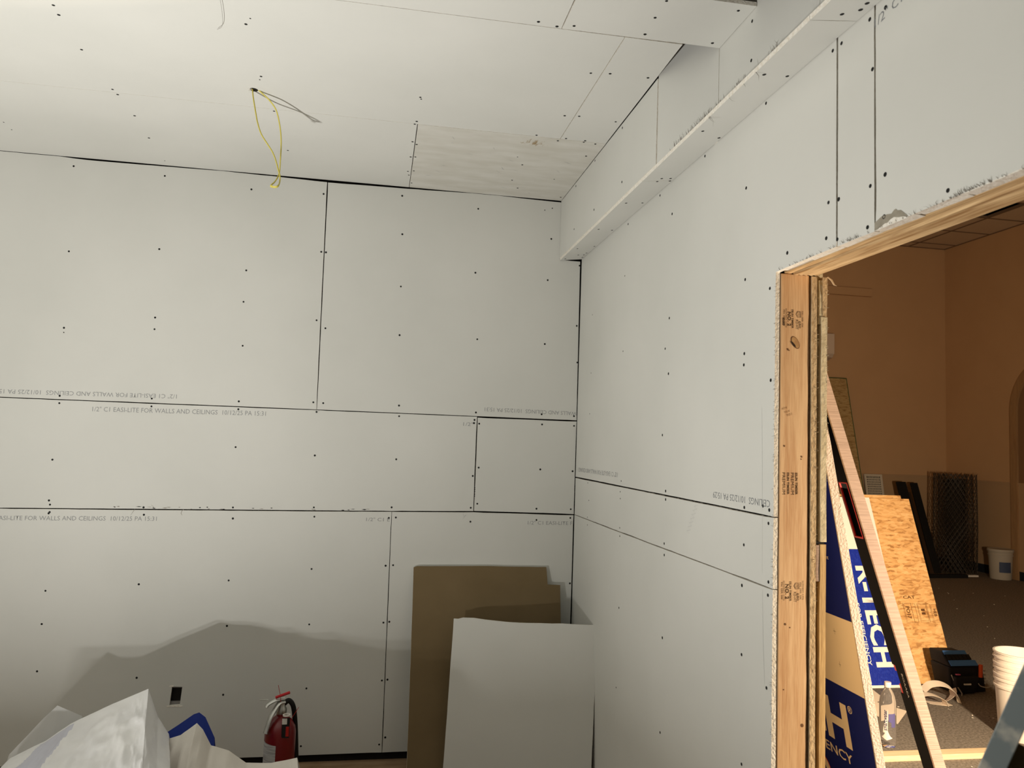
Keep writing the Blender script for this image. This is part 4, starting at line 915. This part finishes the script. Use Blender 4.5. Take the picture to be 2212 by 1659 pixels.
MB().tube(spline([(4.205, 4.85, 0.078), (4.215, 4.84, 0.062), (4.26, 4.84, 0.052), (4.31, 4.85, 0.056), (4.330, 4.86, 0.062)], 6), 0.0032, 6).build('metal_ring', STEEL, tp)
for k in range(4): MB().lathe((4.300, 4.90, 0.065 + 0.028 * k), [(0, 0), (0.008, 0), (0.008, 0.006), (0, 0.006)], 10, axis=(Vector((0, 0, 0)), Vector((1, 0, 0)), Vector((0, 0, 1)), Vector((0, -1, 0)))).build('buckle_stud', STEEL, tp)
MB().box(4.088, 4.143, 4.840, 4.846, 0.070, 0.080).build('label_tab', WHITEPLA, tp)
MB().box(4.030, 4.060, 4.840, 4.855, 0.138, 0.144).build('pink_pencil', mat('pink', (0.6, 0.12, 0.22), 0.5), tp)
MB().tube(spline([(4.02, 4.88, 0.13), (4.04, 4.86, 0.07), (4.065, 4.84, 0.02), (4.05, 4.82, 0.004)], 6), 0.004, 6).build('cord', mat('grey_cord', (0.4, 0.36, 0.3), 0.8), tp)

# ------------------------------------------------------------------ curled paper tape on the carpet
CREAM = mat('cream_paper_tape', (0.72, 0.60, 0.46), 0.8, spec=0.2)
def ribbon(name, pts, width, wdir, m, parent=None):
    """thin strip following pts, width along wdir"""
    P = spline(pts, 8); w = Vector(wdir).normalized() * width; vs = []; fs = []; th = 0.0016
    for i, p in enumerate(P):
        d = (P[min(i + 1, len(P) - 1)] - P[max(i - 1, 0)]).normalized(); n_ = d.cross(w).normalized() * th
        vs += [p, p + w, p + w + n_, p + n_]
    for i in range(len(P) - 1):
        for k in range(4): fs.append((4 * i + k, 4 * i + (k + 1) % 4, 4 * i + 4 + (k + 1) % 4, 4 * i + 4 + k))
    fs += [(0, 1, 2, 3), tuple(4 * (len(P) - 1) + k for k in (3, 2, 1, 0))]
    return MB().add(vs, fs).build(name, m, parent, smooth=30)
ct = empty('curled_tape', (3.78, 4.76, 0), 'curled strip of cream paper tape lying in front of the tool pouch', 'paper strip')
ribbon('tape_strip', [(3.70, 4.78, 0.085), (3.74, 4.76, 0.128), (3.82, 4.75, 0.132), (3.90, 4.75, 0.095), (3.935, 4.74, 0.035), (3.93, 4.72, 0.004)], 0.055, (0.0, -0.9, -0.45), CREAM, ct)
ribbon('tape_strip', [(3.62, 4.74, 0.055), (3.70, 4.72, 0.070), (3.78, 4.70, 0.045), (3.80, 4.69, 0.006)], 0.055, (0.0, -0.95, -0.10), CREAM, ct)
ribbon('tape_strip', [(3.79, 4.70, 0.006), (3.86, 4.74, 0.010), (3.94, 4.80, 0.020), (4.00, 4.88, 0.030)], 0.05, (0.35, -0.5, 0.35), CREAM, ct)
ribbon('tape_strip', [(3.70, 4.76, 0.005), (3.78, 4.72, 0.004), (3.84, 4.72, 0.004)], 0.07, (0.0, -1, 0.0), CREAM, ct)
for k, (pts, lab) in enumerate((([(3.20, 4.92, 0.075), (3.43, 4.90, 0.035), (3.45, 4.80, 0.004), (3.22, 4.68, 0.004)], 'torn cream paper strip upper left behind the water bottle'),
                          ([(3.10, 4.74, 0.02), (3.30, 4.72, 0.028), (3.30, 4.60, 0.004), (3.10, 4.60, 0.004)], 'short cream paper strip below the torn one behind the water bottle'),
                          ([(3.215, 4.66, 0.055), (3.39, 4.50, 0.030), (3.22, 4.36, 0.004), (3.18, 4.50, 0.004)], 'pointed cream paper scrap right behind the water bottle'))):
    P = [Vector(p) for p in pts]; nrm = (P[1] - P[0]).cross(P[3] - P[0]).normalized() * 0.0015
    o = MB().hexa([P[0], P[1], P[2], P[3], P[0] + nrm, P[1] + nrm, P[2] + nrm, P[3] + nrm]).build('paper_scrap', CREAM)
    tag(o, lab, 'paper scrap')

# ------------------------------------------------------------------ water bottle
bt = empty('water_bottle', (2.928, 4.05, 0), 'clear plastic water bottle with vertical lettering standing on the carpet', 'bottle')
bc = Vector((2.928, 4.05, 0)); s_ = 1.06
PET = mat('clear_pet_plastic', (0.97, 0.95, 0.94), 0.04, trans=0.96, ior=1.10, spec=0.6)
prof = [(0.0, 0.004), (0.030, 0.002), (0.038, 0.006), (0.041, 0.016), (0.0415, 0.03), (0.0405, 0.034), (0.0415, 0.038), (0.0418, 0.12), (0.0418, 0.215), (0.0412, 0.232), (0.0385, 0.252), (0.033, 0.272), (0.025, 0.290), (0.017, 0.302), (0.0135, 0.308), (0.0135, 0.318)]
MB().lathe(bc, [(r * s_, z * s_) for r, z in prof], 32).build('bottle_body', PET, bt, smooth=True)
MB().lathe(bc, [(0.0, 0.335 * s_), (0.0165 * s_, 0.335 * s_), (0.0175 * s_, 0.332 * s_), (0.0175 * s_, 0.312 * s_), (0.0165 * s_, 0.308 * s_), (0.0, 0.308 * s_)], 24).build('cap', mat('cap_plastic', (0.66, 0.56, 0.54), 0.4, spec=0.4), bt, smooth=True)
va = math.atan2(-4.05, -2.928)      # direction towards the camera
def wrap(me_o, ang, r):
    """bend flat geometry authored as (arc, height, 0) round the bottle"""
    for v in me_o.data.vertices:
        a = ang + v.co.x / r; v.co = bc + Vector((r * math.cos(a), r * math.sin(a), v.co.z))
    return me_o
def arcpatch(name, a0, a1, zf, m, r, n=12):
    B = MB(); vs = []; fs = []
    for k in range(n + 1):
        a = a0 + (a1 - a0) * k / n; z0, z1 = zf(k / n)
        vs += [(a * r, 0, z0), (a * r, 0, z1)]
    for k in range(n): fs.append((2 * k, 2 * k + 2, 2 * k + 3, 2 * k + 1))
    return wrap(B.add(vs, fs).build(name, m, bt), va, r)
rl = 0.0425 * s_
LABW = mat('bottle_label_white', (0.80, 0.68, 0.58), 0.5)
arcpatch('label_wave', -0.75, 0.55, lambda t: (0.045 + 0.03 * abs(t - 0.5) + 0.0, 0.062 + 0.05 * (1 - abs(2 * t - 1)) ** 2 + 0.0), LABW, rl + 0.0002)
arcpatch('label_wave', -0.55, 0.0, lambda t: (0.085 - 0.0 * t, 0.10 + 0.115 * t), LABW, rl + 0.0002)
arcpatch('label_blue', 0.08, 0.95, lambda t: (0.150 - 0.02 * t, 0.190 + 0.004 * t), mat('bottle_label_blue', (0.09, 0.08, 0.20), 0.5), rl + 0.0004)
arcpatch('label_blue', 0.42, 0.95, lambda t: (0.118, 0.150), mat('bottle_label_blue', (0.09, 0.08, 0.20), 0.5), rl + 0.0004)
tx = text('lettering', 'smartwater', (0.0, 0, 0.098), (0, 0, 1), (-1, 0, 0), mat('navy_lettering', (0.015, 0.018, 0.07), 0.5), bt, width=0.112, height=0.019, bold=0.02)
wrap(tx, va - 0.05, rl + 0.0007)

# ------------------------------------------------------------------ plank, buckets, debris on the hall floor
pk = MB().hexa([(2.20, 3.852, 0.0), (3.62, 3.838, 0.0), (3.62, 3.908, 0.0), (2.20, 3.922, 0.0), (2.20, 3.852, 0.030), (3.62, 3.838, 0.030), (3.62, 3.908, 0.030), (2.20, 3.922, 0.030)]).build('pine_plank', PLANKW, bevel=0.002)
tag(pk, 'pale pine plank lying across the carpet near the doorway', 'plank')
BUCK = mat('white_bucket_plastic', (0.74, 0.66, 0.57), 0.5, spec=0.4)
def bucket(c, z0, label, inner=None, m=BUCK, h=0.365, lid=False, grp=None, rs_=1.0):
    c = Vector(c)
    r = empty('bucket', (c.x, c.y, z0), label, 'bucket', grp)
    k = rs_
    MB().lathe((c.x, c.y, z0), [(0.0, 0.0), (0.128 * k, 0.0), (0.131 * k, 0.006), (0.146 * k, h - 0.075), (0.1415 * k, h - 0.075), (0.1270 * k, 0.012), (0, 0.012)], 40).build('shell', m, r, smooth=True)
    MB().lathe((c.x, c.y, z0), [(0.1415 * k, h - 0.080), (0.154 * k, h - 0.080), (0.155 * k, h - 0.068), (0.1475 * k, h - 0.066), (0.1485 * k, h - 0.040), (0.155 * k, h - 0.038), (0.155 * k, h - 0.028), (0.149 * k, h - 0.026), (0.150 * k, h - 0.010), (0.156 * k, h - 0.008), (0.156 * k, h), (0.146 * k, h), (0.1415 * k, h - 0.080)], 40).build('rim', m, r, smooth=True)
    if lid: MB().lathe((c.x, c.y, z0 + h), [(0, 0.004), (0.150 * k, 0.004), (0.160 * k, 0.008), (0.162 * k, -0.022), (0.157 * k, -0.022)], 40).build('lid', m, r, smooth=True)
    return r
for k, w in enumerate(('bottom', 'middle', 'top')):
    bucket((3.862, 4.10), 0.0005 + 0.0635 * k, '%s one of the three nested white buckets at the right edge' % w, grp='nested white buckets')
fb = bucket((8.535, 9.42), 0.0, 'lidded grey bucket with a blue label by the far wall', m=mat('dusty_grey_bucket', (0.42, 0.38, 0.32), 0.6), h=0.40, lid=True)
B = MB(); vs = []; fs = []
for z in (0.10, 0.24):
    for k in range(9):
        a = math.radians(222 + 60 * k / 8); vs.append((8.535 + 0.146 * math.cos(a), 9.42 + 0.146 * math.sin(a), z))
for k in range(8): fs.append((k, k + 1, 10 + k, 9 + k))
B.add(vs, fs).build('label', mat('blue_bucket_label', (0.05, 0.07, 0.13), 0.6), fb)
deb = MB()
for k in range(170):
    x = random.uniform(2.2, 5.2); y = random.uniform(3.0, 6.5); r = random.uniform(0.002, 0.007); a = random.uniform(0, 6.28)
    if random.random() < 0.25: x = random.uniform(5, 8); y = random.uniform(5, 9); r *= 1.5
    d = Vector((math.cos(a), math.sin(a), 0)) * r; e = Vector((-math.sin(a), math.cos(a), 0)) * r * 0.6; p = Vector((x, y, 0.0006))
    deb.hexa([p - d - e, p + d - e, p + d + e, p - d + e] + [q + Vector((0, 0, r * 0.5)) for q in (p - d * 0.7 - e, p + d * 0.8 - e * 0.6, p + d + e * 0.5, p - d * 0.6 + e)])
o = deb.build('plaster_crumbs', mat('plaster_crumb', (0.62, 0.55, 0.46), 0.9)); tag(o, 'scattered white plaster crumbs on the dark carpet', 'debris', kind='stuff')

# ------------------------------------------------------------------ far end of the hall
r4 = empty('strand_board', (6.5, 10.0, 0), 'dull strand board with green painted edges standing against the far hall wall', 'strand board')
g1 = frame((5.80, 9.90, 0), (1, 0, 0), (0, 0.70, 2.772))
MB().obox(g1, 0.0, 1.17, 0.0, 2.855, -0.012, 0.0).build('panel', OSBD, r4)
MB().obox(g1, 1.17, 1.182, 0.0, 2.86, -0.0125, 0.0006).obox(g1, 0.0, 1.182, 2.855, 2.867, -0.0125, 0.0006).build('painted_edge', GREENP, r4)
gv = empty('vent_grille', (7.40, 10.35, 0), 'white metal vent grille standing against the far hall wall', 'vent')
g2 = frame((7.285, 10.36, 0), (1, 0, 0), (0, 0.25, 1.345))
vm = mat('vent_enamel', (0.62, 0.56, 0.46), 0.5)
MB().obox(g2, 0, 0.295, 0, 0.03, -0.02, 0).obox(g2, 0, 0.295, 1.335, 1.365, -0.02, 0).obox(g2, 0, 0.034, 0.03, 1.335, -0.02, 0).obox(g2, 0.261, 0.295, 0.03, 1.335, -0.02, 0).build('frame', vm, gv)
lat = MB()
for k in range(1, 9): lat.obox(g2, 0.034 + 0.0252 * k - 0.005, 0.034 + 0.0252 * k + 0.005, 0.03, 1.335, -0.012, -0.003)
for k in range(1, 38): lat.obox(g2, 0.034, 0.261, 0.03 + 0.0343 * k - 0.007, 0.03 + 0.0343 * k + 0.007, -0.014, -0.005)
lt = lat.build('lattice', vm, gv); lt['kind'] = 'stuff'
MB().obox(g2, 0.03, 0.265, 0.03, 1.335, -0.020, -0.018).build('backing', BLACKPLA, gv)
for k, (xb, xt, w, yb_, yt, hz, m, lab) in enumerate(((7.60, 7.60, 0.15, 9.80, 10.30, 1.25, mat('black_board', (0.008, 0.008, 0.008), 0.7), 'left black plank leaning before the chain-link roll'),
                                           (7.765, 7.765, 0.075, 9.83, 10.32, 1.10, mat('dark_brown_board', (0.045, 0.024, 0.012), 0.7), 'dark brown narrow plank between the two black ones'),
                                           (7.84, 7.84, 0.11, 9.82, 10.31, 1.24, mat('black_board', (0.008, 0.008, 0.008), 0.7), 'right black plank leaning before the chain-link roll'))):
    g = frame((xb, yb_, 0.004), (1, 0, 0), (0, yt - yb_, hz))
    tag(MB().obox(g, 0, w, 0, math.hypot(yt - yb_, hz), -0.03, 0).build('leaning_plank', m, bevel=0.003), lab, 'plank')
# roll of chain-link mesh
cl = empty('chain_link_roll', (8.27, 9.93, 0), 'upright roll of dark chain-link fencing in the hall corner', 'fence roll')
wm = mat('galvanised_dark_wire', (0.075, 0.062, 0.050), 0.6, metal=0.3)
cc = Vector((8.27, 9.93, 0)); rings_ = ((0.275, 30), (0.215, 22), (0.15, 16))
wire = MB()
for (R_, n_) in rings_:
    for sgn in (1, -1):
        for k in range(n_):
            pts = []
            for j in range(0, 49):
                z = 1.40 * j / 48; a = 2 * math.pi * k / n_ + sgn * z * 0.62 / R_ + 0.0
                rr = R_ * (1.0 + 0.06 * math.sin(3 * a) * 0.4 + 0.10 * max(0, 0.6 - z) * math.sin(a - 0.6)) + (0.003 if j % 2 else -0.003) * sgn
                pts.append(cc + Vector((rr * math.cos(a) * (1 + 0.06 * (1 - z)), rr * math.sin(a), z)))
            wire.tube(pts, 0.0032, 3, cap=False)
wo = wire.build('wire_mesh', wm, cl); wo['kind'] = 'stuff'
fibres('cut_wire_ends', [cc + Vector((0.275 * math.cos(a), 0.275 * math.sin(a), 1.40)) for a in [2 * math.pi * k / 44 for k in range(44)]], (0, 0, 1), cl, 0.02, 0.05, wm)
o = MB().lathe(cc, [(0.0, 0.002), (0.12, 0.002), (0.125, 1.33), (0, 1.33)], 18).build('inner_roll', mat('dark_inner_roll', (0.02, 0.017, 0.014), 0.9), cl)
o = MB().box(7.45, 8.05, 9.44, 9.53, 0.0, 0.045).build('dark_plank', mat('black_board', (0.008, 0.008, 0.008), 0.7), bevel=0.003); tag(o, 'black plank lying flat on the carpet before the chain-link roll', 'plank')
o = MB().box(7.50, 8.30, 9.545, 9.60, 0.0, 0.022).build('white_strip', WHITEPLA); tag(o, 'thin white strip lying on the carpet at the chain-link roll', 'strip')
wbx = empty('wall_box', (6.62, HY, 3.06), 'small white box mounted high on the far hall wall', 'wall box')
MB().hexa([(6.45, HY - 0.12, 3.13), (6.742, HY - 0.12, 3.13), (6.742, HY, 3.08), (6.45, HY, 3.08), (6.45, HY - 0.12, 3.437), (6.742, HY - 0.12, 3.437), (6.742, HY, 3.437), (6.45, HY, 3.437)]).build('housing', mat('beige_box', (0.66, 0.54, 0.44), 0.6), wbx, bevel=0.006)
MB().hexa([(6.47, HY - 0.105, 3.075), (6.715, HY - 0.105, 3.075), (6.715, HY, 3.04), (6.47, HY, 3.04), (6.46, HY - 0.115, 3.13), (6.735, HY - 0.115, 3.13), (6.735, HY, 3.13), (6.46, HY, 3.13)]).build('lower_cover', mat('beige_box_dark', (0.50, 0.40, 0.32), 0.6), wbx)

# ------------------------------------------------------------------ step ladder at the right edge, close to the camera
ldr = empty('step_ladder', (0.655, 1.40, 0), 'paint-splattered grey-blue step ladder rail at the lower right edge', 'ladder')
PAINTED = mat('splattered_blue_grey_rail', (0.16, 0.19, 0.195), 0.55, (0.40, 0.39, 0.34), 26, 6, (1, 1, 1), 0.50, 0.66, spec=0.4)
A0 = Vector((0.655, 1.40, 0.0)); A1 = Vector((0.7545, 0.80, 1.404)); A1 = A1 + (A1 - A0) * 0.28
ax = (A1 - A0).normalized()
vdn = (Vector((0.78, 0.85, 1.35)) - Vector((0, 0, 1.64))).normalized()
acr = ax.cross(vdn).normalized()
if acr.x < 0: acr = -acr
nor = acr.cross(ax)
if nor.y > 0: nor = -nor
FRR = (A0, acr, -nor, ax)
L_ = (A1 - A0).length
rl_ = MB(); rl_.obox(FRR, 0.0, 0.026, 0.0, 0.004, 0.02, L_).build('rail_flange', PAINTED, ldr, bevel=0.001)
DKW = mat('dark_olive_web', (0.05, 0.040, 0.018), 0.7)
MB().obox(FRR, 0.024, 0.026, 0.004, 0.07, 0.02, L_).obox(FRR, 0.0, 0.026, 0.068, 0.072, 0.02, L_).build('rail_web', DKW, ldr)
MB().obox(FRR, 0.026, 0.34, 0.008, 0.066, 1.37, 1.395).build('tread', DKW, ldr)
MB().obox(FRR, 0.026, 0.34, 0.008, 0.066, 1.02, 1.045).build('tread', DKW, ldr)
MB().obox(FRR, 0.34, 0.366, 0.0, 0.07, 0.02, L_).build('rail', PAINTED, ldr)
MB().obox(FRR, -0.004, 0.03, -0.004, 0.076, -0.0, 0.05).build('foot', BLACKPLA, ldr)

# ------------------------------------------------------------------ the lamps themselves, outside the picture
def work_light(name, c, tgt, label, h0, legs=None):
    c = Vector(c); d = (Vector(tgt) - c).normalized(); q = frame(c - d * 0.012, Vector((d.y, -d.x, 0)), d.cross(Vector((d.y, -d.x, 0))))
    r = empty(name, (c.x, c.y, 0), label, 'lamp')
    o_, u_, v_, w_ = q
    if w_.dot(d) < 0: q = (o_, -u_, v_, -w_)
    MB().obox(q, -0.085, 0.085, -0.06, 0.06, -0.045, 0.0).build('housing', BLACKPLA, r, bevel=0.006)
    MB().obox(q, -0.075, 0.075, -0.05, 0.05, 0.0, 0.002).build('lens', mat('frosted_lens', (0.9, 0.9, 0.88), 0.4), r)
    b = c - d * 0.04
    if legs is None:
        MB().tube([(b.x - 0.09, b.y, 0.01), (b.x - 0.09, b.y, b.z), (b.x + 0.09, b.y, b.z), (b.x + 0.09, b.y, 0.01)], 0.009, 8).build('stand', REDPLA, r)
        for sx in (-0.09, 0.09): MB().tube([(b.x + sx, b.y - 0.13, 0.01), (b.x + sx, b.y + 0.10, 0.01)], 0.009, 8).build('foot_bar', REDPLA, r)
    else:
        MB().tube([(b.x, b.y, 0.25), (b.x, b.y, b.z)], 0.012, 10).build('pole', BLACKMET, r)
        for a in (0.4, 2.5, 4.6): MB().tube([(b.x, b.y, 0.35), (b.x + 0.38 * math.cos(a), b.y + 0.38 * math.sin(a), 0.012)], 0.010, 8).build('leg', BLACKMET, r)
    return r
work_light('work_light', (-1.190, 1.612, 0.265), (-1.32, 1.84, 3.0), 'two-headed LED work light lying on its stand on the subfloor', 0)
work_light('flood_light', (2.803, 1.448, 1.307), (2.42, 5.0, 0.55), 'flood light on a tripod in the hall to the right', 0, legs=3)
